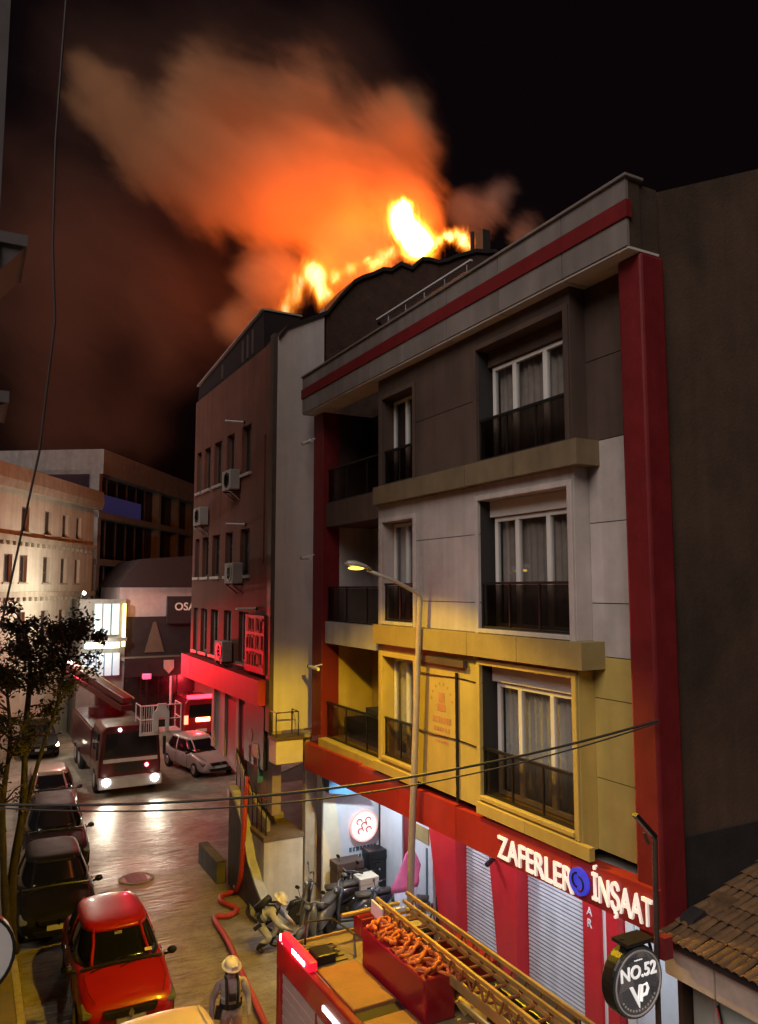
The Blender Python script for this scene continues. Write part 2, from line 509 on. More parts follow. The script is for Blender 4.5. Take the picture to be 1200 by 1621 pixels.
def window(par, X, y0, y1, z0, z1, n, curtain='curtain', fr=0.055, d=0.07, widths=None, mat='window_white', back=0.32, open_gap=None):
    """n-leaf window facing the street: frame and mullions, one pane each, curtain behind"""
    m = MB()
    m.box(X, X + d, y0, y1, z0, z0 + fr).box(X, X + d, y0, y1, z1 - fr, z1)
    m.box(X, X + d, y0, y0 + fr, z0 + fr, z1 - fr).box(X, X + d, y1 - fr, y1, z0 + fr, z1 - fr)
    ws = widths or [1.0] * n
    tot = sum(ws)
    e = [y0 + fr / 2 + (y1 - y0 - fr) * sum(ws[:i]) / tot for i in range(n + 1)]
    for i in range(1, n):
        m.box(X - 0.008, X + d, e[i] - fr * 0.62, e[i] + fr * 0.62, z0 + fr, z1 - fr)
    wn = m.build('window', mat, par, bevel=0.006)
    for i in range(n):
        B('pane', 'pane_glass', wn, X + d * 0.4, X + d * 0.4 + 0.012, e[i] + fr * 0.5, e[i + 1] - fr * 0.5, z0 + fr * 0.8, z1 - fr * 0.8)
    if curtain:
        k = MB(); N = max(16, int((y1 - y0) * 34)); v = []
        for i in range(N + 1):
            y = y0 + 0.03 + (y1 - y0 - 0.06) * i / N
            x = X + 0.15 + 0.022 * sin(i * 1.25) + 0.016 * sin(i * 0.37 + 1)
            v += [(x, y, z0 + 0.05), (x, y, z1 - 0.04)]
        k.add(v, [(2 * i, 2 * i + 2, 2 * i + 3, 2 * i + 1) for i in range(N)])
        k.build('curtain', curtain, wn, smooth=True)
    return wn

def balustrade(par, X, y0, y1, z0, z1, mat='rail_glass', n=3):
    m = MB().box(X - 0.03, X + 0.03, y0, y1, z1 - 0.045, z1).box(X - 0.02, X + 0.02, y0, y1, z0, z0 + 0.035)
    for i in range(n + 1):
        y = y0 + (y1 - y0) * i / n
        y = min(max(y, y0 + 0.016), y1 - 0.016)
        m.box(X - 0.015, X + 0.015, y - 0.015, y + 0.015, z0 + 0.035, z1 - 0.045)
    r = m.build('railing', 'rail_metal', par)
    for i in range(n):
        ya = y0 + (y1 - y0) * i / n + 0.02; yb = y0 + (y1 - y0) * (i + 1) / n - 0.02
        B('glass_panel', mat, r, X - 0.006, X + 0.006, ya, yb, z0 + 0.04, z1 - 0.05)
    return r

# the projecting bay: storeys one and two have framed niches, storey three is plain
DY0, DY1, BY0, BY1, BL, BR = 8.82, 11.14, 13.40, 14.72, 14.95, 8.70
def bay_storey(z0, zt, mat, nz0, nz1, joints, cur_d, cur_b, clear, zc):
    B('pier', mat, ab, 8.0, 8.75, BR, DY0, z0, zt)
    B('pier', mat, ab, 8.0, 8.75, BY1, BL, z0, zt)
    B('lintel', mat, ab, 8.0, 8.75, DY0, DY1, nz1, zt)
    B('lintel', mat, ab, 8.0, 8.75, BY0, BY1, nz1 - 0.12, zt)
    B('spandrel', mat, ab, 8.0, 8.75, DY0, DY1, z0, nz0)
    B('spandrel', mat, ab, 8.0, 8.75, BY0, BY1, z0, nz0)
    B('wall', 'joint_dark', ab, 8.03, 8.75, DY1, BY0, z0, zt)
    ymid = [DY1, 11.86, BY0] if mat == 'beige' else [DY1, BY0]
    panels(mat, 8.0, 8.035, ymid, [z0] + joints + [zt])
    # raised surround of the wide niche and the narrow one
    for (a, b, lo, hi) in ((DY0, DY1, nz0, nz1), (BY0, BY1, nz0, nz1 - 0.12)):
        m = MB().box(7.955, 7.998, a - 0.10, a, lo - 0.1, hi + 0.09).box(7.955, 7.998, b, b + 0.10, lo - 0.1, hi + 0.09)
        m.box(7.955, 7.998, a, b, hi, hi + 0.09).box(7.94, 7.998, a, b, lo - 0.07, lo)
        m.build('surround', mat, ab, bevel=0.008)
    # roller box above the wide window, window, glass balustrade
    B('roller_box', 'window_white' if mat != 'taupe' else 'taupe', ab, 8.22, 8.60, DY0 + 0.02, DY1 - 0.02, nz1 - 0.29, nz1 - 0.005, 0.01)
    window(ab, 8.27, DY0 + 0.05, DY1 - 0.10, nz0 + 0.02, nz1 - 0.30, 3, cur_d, widths=[1, 1.15, 0.85], fr=0.075)
    balustrade(ab, 8.05, DY0 + 0.01, DY1 - 0.01, nz0 + 0.01, zc, 'rail_glass_clear' if clear else 'rail_glass', 3)
    window(ab, 8.25, BY0 + 0.03, BY1 - 0.03, nz0 + 0.02, nz1 - 0.15, 2, cur_b, widths=[1.2, 1], fr=0.07)
    balustrade(ab, 8.05, BY0 + 0.01, BY1 - 0.01, nz0 + 0.01, zc, 'rail_glass_clear' if clear else 'rail_glass', 2)

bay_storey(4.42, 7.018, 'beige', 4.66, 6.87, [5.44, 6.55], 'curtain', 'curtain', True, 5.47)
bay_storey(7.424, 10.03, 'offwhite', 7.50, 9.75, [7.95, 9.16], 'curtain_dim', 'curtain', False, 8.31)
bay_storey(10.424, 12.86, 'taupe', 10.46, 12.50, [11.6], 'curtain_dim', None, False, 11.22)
# projecting bands between the storeys, in panels
for (za, zb, mt) in ((7.022, 7.42, 'band_stone'), (10.034, 10.42, 'band_brown')):
    e = [8.45, 9.95, 11.35, 12.85, 13.9, 14.92]
    for a, b in zip(e[:-1], e[1:]):
        B('band_panel', mt, ab, 7.84, 8.75, a + 0.006, b - 0.006, za, zb)
for a, b in ((8.46, 9.9), (9.9, 11.2)):
    B('sill_panel', 'beige', ab, 7.90, 8.0, a + 0.005, b - 0.005, 4.365, 4.55)
B('sill_panel', 'beige', ab, 7.90, 8.0, 13.3, 15.0, 4.33, 4.52)
# rain pipe with its box and the junction box on the first floor wall
MB().cyl((7.965, 11.86, 4.36), (7.965, 11.86, 6.66), 0.028).build('rain_pipe', 'rail_metal', ab)
B('sign_tray', 'taupe', ab, 7.90, 7.999, 11.55, 13.15, 6.78, 6.90)
for (ya, yb, z) in ((11.3, 13.4, 6.55), (11.3, 13.4, 5.44)):
    MB().tube([(7.985, ya + (yb - ya) * i / 6, z + 0.02 * sin(i)) for i in range(7)], 0.009, 5).build('wire', 'black_plastic', ab)
# emblem painted on the first floor wall
em = MB()
for i in range(8):
    t = pi * (0.05 + 0.9 * i / 7)
    em.box(7.994, 7.9985, 12.42 + 0.36 * cos(t) - 0.018, 12.42 + 0.36 * cos(t) + 0.018, 6.05 + 0.36 * sin(t) - 0.018, 6.05 + 0.36 * sin(t) + 0.018)
for (hw, za, zb) in ((0.10, 6.05, 6.24), (0.15, 5.9, 6.03)):
    em.box(7.994, 7.9985, 12.42 - hw, 12.42 + hw, za, zb)
for (z, n, h) in ((5.68, 7, 0.11), (5.53, 6, 0.07), (5.42, 5, 0.05), (5.31, 5, 0.05)):
    for i in range(n):
        y = 12.42 + (i - (n - 1) / 2) * 0.095
        em.box(7.994, 7.9985, y - 0.034, y + 0.034, z, z + h)
struct(em.build('emblem', 'print_faint', ab), 'stuff')

# column A: three open loggias at the left end
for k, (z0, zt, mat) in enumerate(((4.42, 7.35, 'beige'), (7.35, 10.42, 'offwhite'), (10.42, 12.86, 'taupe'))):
    if k:
        B('slab', mat, ab, 8.22, 9.70, 14.955, 18.28, z0 - (0.55 if k == 1 else 0.62), z0)
    else:
        B('slab', mat, ab, 8.05, 9.70, 14.955, 18.28, 4.22, z0)
    B('loggia_back', mat, ab, 9.60, 9.698, 15.06, 18.28, z0, zt - 0.6 if k < 2 else zt)
    B('loggia_side', mat, ab, 8.622, 9.699, 18.30, 18.88, z0 + 0.002, zt - 0.6 if k < 2 else zt)
    window(ab, 9.50, 15.3, 17.0, z0 + 0.05, z0 + 2.15, 2, 'curtain_dim' if k != 2 else 'curtain', mat='window_white')
    balustrade(ab, 8.30, 14.97, 18.27, z0 + 0.01, z0 + 0.9, 'rail_glass_clear' if k == 0 else 'rail_glass', 3)
MB().prism([(18.2, 4.45), (16.2, 4.45), (16.2, 5.25), (17.0, 5.3), (17.0, 4.9), (18.2, 4.9)], 'X', 8.75, 9.3).build('loggia_sofa', 'interior_dark', ab)

# red fascia of the shops (rises slightly to the right), with its dark joints
fy = [7.30, 8.9, 11.9, 14.0, 15.8, 18.92]
for a, b in zip(fy[:-1], fy[1:]):
    zb = lambda y: 3.80 - 0.022 * (y - 7.3)
    m = MB().prism([(a + 0.006, zb(a)), (b - 0.006, zb(b)), (b - 0.006, 4.32 - 0.009 * (b - 7.3)), (a + 0.006, 4.352 - 0.009 * (a - 7.3))], 'X', 7.95, 8.2)
    m.build('fascia_panel', 'red_fascia', ab)
B('fascia_soffit', 'soffit', ab, 8.205, 10.1, 7.47, 18.9, 3.80, 4.20)
text('lettering', 'ZAFERLER', ab, (7.945, 10.64, 3.80), 0.50, 0.03, 'letter_white', off=0.003, sx=0.80)
text('lettering', 'İNŞAAT', ab, (7.945, 8.47, 3.87), 0.50, 0.03, 'letter_white', off=0.003, sx=0.575)
lg = MB().lathe([(0.19, 0), (0.19, 0.05), (0.0, 0.05)], (7.94, 8.70, 4.03), 'X', 24)
lg.v = [(7.94 - (p[0] - 7.94), p[1], p[2]) for p in lg.v]
lgo = lg.build('logo', 'logo_blue', ab)
lm = MB()
for s in (-1, 1):
    lm.tube([(7.885, 8.70 + s * (0.02 + 0.09 * sin(t * pi)), 4.03 + s * (0.02 + 0.0) + 0.12 * cos(t * pi) * 0.8) for t in [i / 8 for i in range(9)]], 0.016, 5)
lm.build('logo_mark', 'black_plastic', lgo)

# shop fronts, recessed under the storeys
def wedge(y_tl, y_bl, y_tr, y_br, X=9.72):
    return MB().prism([(y_bl, 0.11), (y_tl, 3.8), (y_tr, 3.8), (y_br, 0.11)], 'X', X, 10.099).build('pillar', 'red_pillar', ab, bevel=0.015)
wedge(15.95, 15.12, 14.60, 14.52)
wedge(13.50, 13.02, 12.46, 12.46)
wedge(10.72, 10.72, 10.28, 10.28, 9.8)
wedge(10.16, 10.16, 9.88, 9.88, 9.8)
B('white_strip', 'white_plastic', ab, 9.85, 10.09, 10.165, 10.275, 0.11, 3.8)
def shutter(y0, y1):
    m = MB(); N = 46; v = []
    for i in range(N * 2 + 1):
        z = 0.40 + (3.8 - 0.40) * i / (2 * N)
        x = 9.98 + (0.0 if i % 2 else 0.022)
        v += [(x, y0, z), (x, y1, z)]
    m.add(v, [(2 * i, 2 * i + 1, 2 * i + 3, 2 * i + 2) for i in range(2 * N)])
    sh = m.build('shutter', 'shutter_metal', ab)
    B('sill', 'white_plastic', ab, 9.62, 10.09, y0, y1, 0.11, 0.42, 0.01)
    B('shutter_guide', 'steel', sh, 9.93, 10.05, y0 + 0.001, y0 + 0.05, 0.42, 3.79)
shutter(13.03, 14.55)
shutter(10.73, 12.44)
text('pillar_lettering', 'D\nA\nR', ab, (9.795, 10.60, 2.75), 0.20, 0.008, 'white_plastic')
# lit doorway at the right end
B('door_frame', 'white_plastic', ab, 9.95, 10.098, 9.70, 9.86, 0.11, 3.6)
B('door_leaf', 'white_board', ab, 10.0, 10.098, 8.2, 9.69, 0.11, 3.3)
B('door_head', 'shutter_metal', ab, 9.86, 9.999, 8.2, 9.68, 3.0, 3.3)
# boards left of the pillars
B('shop_board', 'white_board', ab, 10.02, 10.098, 17.45, 18.60, 0.11, 3.3)
B('shop_board', 'white_board', ab, 10.02, 10.098, 16.0, 16.95, 0.11, 3.0)
B('shop_wall', 'red_strip', ab, 10.05, 10.098, 16.96, 17.44, 0.11, 3.4)
B('board_patch', 'band_stone', ab, 10.0, 10.019, 16.15, 16.8, 2.1, 2.45)
B('board_line', 'print_dark', ab, 10.0, 10.018, 16.22, 16.28, 0.6, 2.0)
# end wall of the recess with its printed boards and round sign
ew = B('end_wall', 'white_board', ab, 8.45, 10.1, 18.86, 18.93, 0.11, 3.8)
MB().prism([(8.46, 0.3), (9.25, 0.3), (9.0, 1.3), (8.75, 3.1), (8.46, 3.1)], 'Y', 18.845, 18.858).build('board_yellow', 'cream_board', ew)
MB().prism([(8.46, 2.95), (8.46, 3.5), (9.4, 3.1), (9.6, 2.75)], 'Y', 18.5, 18.84).build('awning', 'blue_awning', ab)
tm = MB()
for r, (z, h) in enumerate(((1.28, 0.10), (1.10, 0.09), (0.93, 0.08))):
    x = 9.22
    while x < 10.0:
        wd = random.uniform(0.05, 0.11)
        tm.box(x, x + wd, 18.848, 18.858, z, z + h); x += wd + 0.035
struct(tm.build('board_print', 'print_dark', ew), 'stuff')
rs = thing('round_sign', 'round white and red shop sign on the pale board under the overhang', 'sign', (9.6, 18.8, 1.5))
MB().lathe([(0.40, 0), (0.40, -0.09), (0.36, -0.10), (0.0, -0.10)], (9.6, 18.84, 1.92), 'Y', 28).build('disc', glow('sign_white', (1.0, 0.80, 0.76), 0.55), rs)
MB().lathe([(0.41, -0.02), (0.41, -0.115), (0.375, -0.115), (0.375, -0.02)], (9.6, 18.84, 1.92), 'Y', 28).build('rim', glow('sign_rim', (1.0, 0.45, 0.40), 0.5), rs)
sm = MB()
for (x, z) in ((-0.14, 0.12), (0.12, 0.14), (-0.1, -0.12), (0.14, -0.1), (0.0, 0.02)):
    sm.tube([(9.6 + x + 0.08 * cos(t), 18.735, 1.92 + z + 0.07 * sin(t)) for t in [i * 0.7 for i in range(7)]], 0.014, 5)
sm.build('drawing', 'print_red', rs)
# ------------------------------------------------------------------ more palette
M('hotel_brown', (0.185, 0.066, 0.042), 0.85, var=0.2, scale=1.0, bump=0.25, bscale=30, streak=0.35)
M('hotel_flank', (0.72, 0.66, 0.64), 0.85, var=0.12, scale=0.8, bump=0.2, bscale=30, streak=0.2)
M('hotel_lower', (0.42, 0.34, 0.31), 0.8, var=0.15, scale=1.5, streak=0.25)
M('canopy_red', (0.45, 0.03, 0.03), 0.6, var=0.15, streak=0.2)
M('dark_red', (0.22, 0.02, 0.025), 0.6, var=0.2)
M('cream_wall', (0.50, 0.48, 0.40), 0.85, var=0.15, scale=1.0, bump=0.2, streak=0.3)
M('cornice', (0.36, 0.33, 0.26), 0.85, var=0.2, streak=0.3)
M('grey_wall', (0.22, 0.225, 0.22), 0.85, var=0.2, streak=0.3)
M('dark_roof_far', (0.016, 0.006, 0.008), 0.9, var=0.3)
M('pale_wall', (0.45, 0.36, 0.38), 0.85, var=0.12, streak=0.2)
M('sign_dark', (0.02, 0.018, 0.022), 0.5)
M('sign_ember', (0.36, 0.10, 0.06), 0.7)
M('pale_print', (0.55, 0.5, 0.46), 0.7, emit=(1, 0.85, 0.8), estr=0.05)
M('roof_tile', (0.135, 0.072, 0.030), 0.85, var=0.45, scale=5, bump=0.4, bscale=40)
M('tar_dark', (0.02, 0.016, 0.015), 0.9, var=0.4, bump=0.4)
M('plank', (0.45, 0.37, 0.31), 0.8, var=0.2, scale=4)
M('shed_wall', (0.52, 0.53, 0.46), 0.8, var=0.15, scale=1.5, streak=0.25)
M('white_wall', (0.60, 0.57, 0.52), 0.8, var=0.15, scale=2, bump=0.2, streak=0.3)
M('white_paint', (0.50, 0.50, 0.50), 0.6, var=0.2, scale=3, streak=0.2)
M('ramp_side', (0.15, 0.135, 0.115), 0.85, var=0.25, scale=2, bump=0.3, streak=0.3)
M('brown_slab', (0.16, 0.115, 0.085), 0.8, var=0.2)
M('left_wall', (0.10, 0.088, 0.09), 0.9, var=0.2)
M('old_white', (0.34, 0.31, 0.29), 0.7, var=0.15)
M('window_dark', (0.02, 0.018, 0.018), 0.25, var=0.2)
M('window_blue', (0.015, 0.017, 0.03), 0.12, var=0.3)
M('frame_brown', (0.10, 0.07, 0.055), 0.6)
M('frame_grey', (0.40, 0.37, 0.34), 0.6)

def facade(par, W, z0, z1, openings, mat, t=0.3, u0=0.0, name='wall'):
    """wall in the local x-z plane, outer face y=0 looking to -y, with real openings"""
    us = sorted({u0, W} | {o[0] for o in openings} | {o[1] for o in openings})
    zs = sorted({z0, z1} | {o[2] for o in openings} | {o[3] for o in openings})
    m = MB()
    for a, b in zip(us[:-1], us[1:]):
        run = None
        for c, d in zip(zs[:-1], zs[1:]):
            hole = any(o[0] <= a + 1e-6 and b <= o[1] + 1e-6 and o[2] <= c + 1e-6 and d <= o[3] + 1e-6 for o in openings)
            if hole:
                if run: m.box(a, b, 0, t, run[0], run[1]); run = None
            else:
                run = (run[0], d) if run else (c, d)
        if run: m.box(a, b, 0, t, run[0], run[1])
    return m.build(name, mat, par, local=True)
def lwin(par, u0, u1, z0, z1, n=2, frame='frame_grey', pane='window_dark', sill=None, d=0.12, fr=0.07):
    m = MB().box(u0, u1, d, d + 0.06, z0, z0 + fr).box(u0, u1, d, d + 0.06, z1 - fr, z1)
    for i in range(n + 1):
        u = u0 + fr / 2 + (u1 - u0 - fr) * i / n
        m.box(u - fr / 2, u + fr / 2, d, d + 0.06, z0 + fr, z1 - fr)
    wn = m.build('window', frame, par, local=True)
    for i in range(n):
        a = u0 + fr / 2 + (u1 - u0 - fr) * i / n; b = u0 + fr / 2 + (u1 - u0 - fr) * (i + 1) / n
        MB().box(a + fr / 2, b - fr / 2, d + 0.02, d + 0.035, z0 + fr, z1 - fr).build('pane', pane, wn, local=True)
    if sill:
        MB().box(u0 - 0.08, u1 + 0.08, -0.07, d, z0 - 0.09, z0 - 0.002).build('sill', sill, wn, local=True)
    return wn

# ------------------------------------------------------------------ the burning hotel next door
ho = thing('hotel_building', 'tall dark brown building with its roof on fire beyond the apartment block', 'building', (7.35, 28.4, 0), -pi / 2)
HW = 28.4 - 19.68
ops = []
cols = [(0.35, 0.95), (1.35, 2.15), (2.6, 3.5), (4.1, 4.9), (5.65, 6.55)]
rows = [(6.0, 7.5), (8.6, 10.0), (11.7, 13.2)]
for (a, b) in cols:
    for (c, d) in rows:
        ops.append((a, b, c, d))
slit = (7.72, 7.86, 8.9, 12.6)
ops.append(slit)
facade(ho, HW - 0.002, 5.0, 15.2, ops, 'hotel_brown', 0.28)
for k, (a, b, c, d) in enumerate(ops[:-1]):
    wn = lwin(ho, a, b, c, d, 2 if b - a > 0.7 else 1, 'frame_brown' if k % 3 else 'frame_grey', 'window_dark', 'frame_grey')
MB().box(slit[0], slit[1], 0.18, 0.2, slit[2], slit[3]).build('slit_window', 'window_dark', ho, local=True)
MB().box(0.0, HW - 0.3, 0.281, 12.0, 5.0, 15.19).build('core', 'interior_dark', ho, local=True)
# flank wall towards the camera, following the roof line
sil0 = [(7.36, 15.2), (7.6, 15.55), (8.84, 16.2), (9.67, 17.35), (11.0, 18.0), (13.37, 18.95), (14.9, 19.35), (15.7, 19.25), (19.0, 18.4), (24.0, 16.0)]
rs_ = random.Random(11); sil = sil0[:3]
for (xa, za), (xb, zb) in zip(sil0[2:-1], sil0[3:]):       # the burnt edge is ragged
    n_ = max(1, int((xb - xa) / 0.32))
    for i in range(1, n_ + 1):
        t = i / n_
        sil.append((xa + (xb - xa) * t + rs_.uniform(-.05, .05), za + (zb - za) * t + rs_.uniform(-0.16, 0.10)))
fl = [(x - 7.35, z) for x, z in sil]
MB().prism([(0.0, 4.42), (1.4, 4.42)] + [(1.4, 16.3), (1.2, 16.05), (0.25, 15.5), (0.0, 15.2)], 'X', HW - 0.001, HW + 0.02).build('flank_wall', 'hotel_flank', ho, local=True)
MB().prism([(1.402, 4.42), (fl[-1][0], 4.42)] + fl[::-1][:-2], 'X', HW - 0.30, HW - 0.002).build('gable_wall', 'roof_dark', ho, local=True)
# roof sheets following the gable, charred; the far half has burnt away so the fire stands behind the edge
m = MB()
for (x0, z0), (x1, z1) in zip(fl[:-1], fl[1:]):
    m.add([(HW - 1.2, x0, z0), (HW + 0.06, x0, z0 + 0.02), (HW + 0.06, x1, z1 + 0.02), (HW - 1.2, x1, z1), (HW - 1.2, x0, z0 - 0.1), (HW + 0.06, x0, z0 - 0.1), (HW + 0.06, x1, z1 - 0.1), (HW - 1.2, x1, z1 - 0.1)],
          [(0, 1, 2, 3), (7, 6, 5, 4), (0, 4, 5, 1), (2, 6, 7, 3), (1, 5, 6, 2), (0, 3, 7, 4)])
m.build('roof_edge', 'tar_dark', ho, local=True)
# charred rafters sticking up along the burning ridge
for k in range(9):
    y = 3.0 + k * 1.15
    z = 17.0 + 2.1 * min(1, (y - 1.5) / 6.5)
    m = MB().bar((HW - 2.0 - random.random() * 2, y, z - 1.4), (HW - 1.6 - random.random() * 2, y + random.uniform(-.3, .3), z + random.uniform(-0.9, 0.1)), 0.09, 0.13)
    m.build('rafter', 'tar_dark', ho, local=True)
# attic storey with dormer end
MB().prism([(0.1, 15.2), (7.45, 15.2), (7.35, 16.42), (0.2, 15.75)], 'Y', 0.05, 1.2).build('attic', 'dark_roof_far', ho, local=True)
for k in range(4):
    u = 5.4 + k * 0.48 if k < 3 else 3.2
    zt = 15.75 + 0.67 * (u - 0.2) / 7.15 - 0.2
    MB().box(u, u + 0.13, 0.02, 0.055, 15.35, zt).build('attic_mullion', 'frame_brown', ho, local=True)
MB().bar((0.15, 0.62, 15.82), (7.38, 0.62, 16.46), 1.3, 0.05).build('attic_roof', 'old_white', ho, local=True)
ch = MB().box(HW - 0.9, HW - 0.5, 7.45, 7.75, 18.6, 20.3).build('chimney', 'tar_dark', ho, local=True)
MB().cyl((HW - 0.55, 7.05, 18.9), (HW - 0.55, 7.05, 20.1), 0.07, n=10).build('chimney_pipe', 'tar_dark', ho, local=True)
# corner rain pipe, red canopy band, lower wall, panels
MB().box(HW - 0.28, HW - 0.003, -0.12, -0.001, 4.4, 15.3).build('corner_pipe', 'frame_brown', ho, local=True)
MB().prism([(0.0, 5.05), (HW - 0.3, 5.05), (HW - 0.3, 5.72), (0.0, 5.84)], 'Y', -0.32, -0.001).build('canopy_band', 'canopy_red', ho, local=True)
MB().prism([(3.2, 5.048), (HW - 0.0, 5.048), (HW - 0.0, 2.25), (3.75, 3.0), (3.2, 3.05)], 'Y', 0.0, 0.25).build('lower_wall', 'hotel_lower', ho, local=True)
for (a, b) in ((4.75, 5.75), (6.0, 6.65)):
    MB().prism([(a, 4.8), (b, 4.8), (b, 3.25 - 0.1 * (b - 2)), (a, 3.3 - 0.1 * (a - 2))], 'Y', -0.03, -0.001).build('door_panel', 'dark_red', ho, local=True)
for u in (3.22, 4.4, 5.78):
    MB().box(u, u + 0.25, -0.08, -0.001, 3.1 - 0.14 * max(0, u - 3.75), 5.04).build('pilaster', 'hotel_lower', ho, local=True)
MB().box(3.2, HW - 0.02, 3.2, 3.5, 0.1, 5.0).build('recess_wall', 'frame_brown', ho, local=True)
MB().box(0.1, HW - 0.02, 0.25, 3.2, 5.0 - 0.05, 5.0 - 0.002).build('recess_ceiling', 'frame_brown', ho, local=True)
# upright sign panel and framed poster near the corner
sg = MB().box(6.75, 8.35, -0.16, -0.001, 5.86, 7.45).build('sign_panel', 'dark_red', ho, local=True)
for r in range(3):
    u = 6.9
    while u < 8.15:
        wd = random.uniform(0.10, 0.2)
        h = 0.36
        mm = MB().box(u, u + 0.045, -0.18, -0.161, 6.98 - r * 0.47, 6.98 - r * 0.47 + h)
        mm.box(u + 0.045, u + wd, -0.18, -0.161, 6.98 - r * 0.47 + (0.31 if random.random() < .5 else 0.0), 6.98 - r * 0.47 + (0.36 if random.random() < .5 else 0.05) + 0.02)
        mm.build('sign_stroke', 'sign_ember', sg, local=True)
        u += wd + 0.07
po = MB().box(6.75, 8.35, -0.13, -0.001, 3.35, 5.0).build('poster', 'sign_dark', ho, local=True)
MB().lathe([(0.17, 0), (0.17, -0.01), (0, -0.01)], (7.3, -0.132, 4.1), 'Y', 14).build('poster_print', 'concrete', po, local=True)
MB().prism([(7.35, 3.55), (8.1, 3.6), (7.9, 3.95), (7.5, 3.9)], 'Y', -0.145, -0.131).build('poster_print', 'frame_grey', po, local=True)
# steps, landing and ramp wall at the hotel entrance
st = thing('entrance_stair', 'pale entrance stair block with brown landing between column and kerb', 'stair', (7.5, 19.3, 0))
B('landing_block', 'white_wall', st, 6.99, 8.06, 19.24, 20.6, 0.1, 1.74)
B('landing', 'brown_slab', st, 6.96, 8.09, 19.22, 20.62, 1.742, 1.86, 0.01)
for k in range(7):
    B('step', 'concrete', st, 7.3, 8.05, 20.63 + k * 0.28, 20.63 + (k + 1) * 0.28 - 0.005, 0.1, 2.03 + k * 0.17)
MB().prism([(19.6, 1.88), (20.6, 2.05), (22.4, 3.15), (22.4, 3.45), (20.6, 2.4), (19.6, 2.15)], 'X', 7.18, 7.28).build('stair_cheek', 'concrete', st)
m = MB()
for k in range(8):
    m.cyl((7.08, 19.35 + k * 0.36, 1.86 + max(0, k - 3) * 0.16), (7.08, 19.35 + k * 0.36, 2.75 + max(0, k - 3) * 0.2), 0.016, n=6)
m.tube([(7.08, 19.35, 2.75), (7.08, 20.45, 2.75), (7.08, 21.9, 3.6)], 0.022, 6)
m.build('stair_railing', 'rail_metal', st)
rw = thing('ramp_wall', 'white painted sloping ramp wall with the red hose running along it', 'wall', (6.9, 20.5, 0))
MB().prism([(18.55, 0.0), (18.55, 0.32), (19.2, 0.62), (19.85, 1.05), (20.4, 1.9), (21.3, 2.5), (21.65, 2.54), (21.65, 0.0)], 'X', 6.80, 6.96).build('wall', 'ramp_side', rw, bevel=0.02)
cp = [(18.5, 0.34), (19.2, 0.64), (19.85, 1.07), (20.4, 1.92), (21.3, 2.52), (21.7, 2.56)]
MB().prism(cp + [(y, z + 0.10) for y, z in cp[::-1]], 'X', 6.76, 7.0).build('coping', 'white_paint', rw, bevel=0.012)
B('planter', 'ramp_side', rw, 6.5, 6.78, 21.7, 23.6, 0.0, 0.6, 0.02)
cl = thing('concrete_column', 'tall concrete column under the corner between the two buildings', 'column', (8.27, 19.3, 0))
B('shaft', 'concrete', cl, 8.10, 8.44, 19.2, 19.42, 0.1, 4.28, 0.015)
B('capital', 'concrete', cl, 8.02, 8.50, 19.1, 19.5, 4.282, 4.41, 0.015)
bx = thing('balcony_box', 'small beige box with thin metal rail on the lit end wall', 'balcony', (7.6, 19.4, 3.6))
B('box', 'cream_board', bx, 7.24, 8.0, 19.15, 19.66, 3.66, 4.26, 0.01)
B('top_slab', 'frame_brown', bx, 7.20, 8.03, 19.12, 19.66, 4.262, 4.34)
m = MB()
for (x, y) in ((7.24, 19.15), (7.86, 19.15), (7.86, 19.6), (7.24, 19.6)):
    m.cyl((x, y, 4.34), (x, y, 4.97), 0.014, n=6)
m.tube([(7.24, 19.6, 4.97), (7.24, 19.15, 4.97), (7.86, 19.15, 4.97), (7.86, 19.6, 4.97)], 0.014, 6)
m.build('rail', 'rail_metal', bx)
B('panel_blue', 'blue_awning', ho, 0, 0.01, 0, 0.01, 0, 0.01) if False else None
bp_ = thing('blue_notice', 'small blue notice panel above the stair under the beige box', 'notice', (7.4, 20.6, 3.0))
B('board', 'blue_awning', bp_, 7.2, 7.75, 20.4, 20.46, 2.95, 3.75)
MB().cyl((7.48, 20.43, 1.87), (7.48, 20.43, 2.95), 0.03).build('post', 'rail_metal', bp_)

# air conditioners hung on the hotel front
def ac(y, z, label):
    a = thing('air_conditioner', label, 'air conditioner', (7.1, y, z), 0, 'air conditioners on the hotel front')
    B('casing', 'old_white', a, 6.98, 7.30, y - 0.42, y + 0.42, z, z + 0.62, 0.02)
    m = MB().lathe([(0.24, 0), (0.24, -0.02), (0.2, -0.02), (0.2, 0)], (6.98, y - 0.08, z + 0.31), 'X', 16)
    for k in range(4):
        m.box(6.962, 6.978, y - 0.3, y + 0.14, z + 0.14 + k * 0.11, z + 0.155 + k * 0.11)
    m.build('grille', 'rail_metal', a)
    m = MB()
    for s in (-0.3, 0.3):
        m.bar((6.98, y + s, z - 0.03), (7.36, y + s, z - 0.03), 0.04, 0.04).bar((7.0, y + s, z - 0.03), (7.35, y + s, z - 0.3), 0.03, 0.03)
    m.build('bracket', 'rail_metal', a)
ac(23.15, 11.25, 'highest air conditioner on the brown hotel front')
ac(22.7, 8.35, 'air conditioner on the brown hotel front one storey above the red canopy windows')
ac(23.6, 5.95, 'lowest air conditioner just above the red canopy')
ac(26.6, 10.4, 'air conditioner at the far end of the brown hotel front')
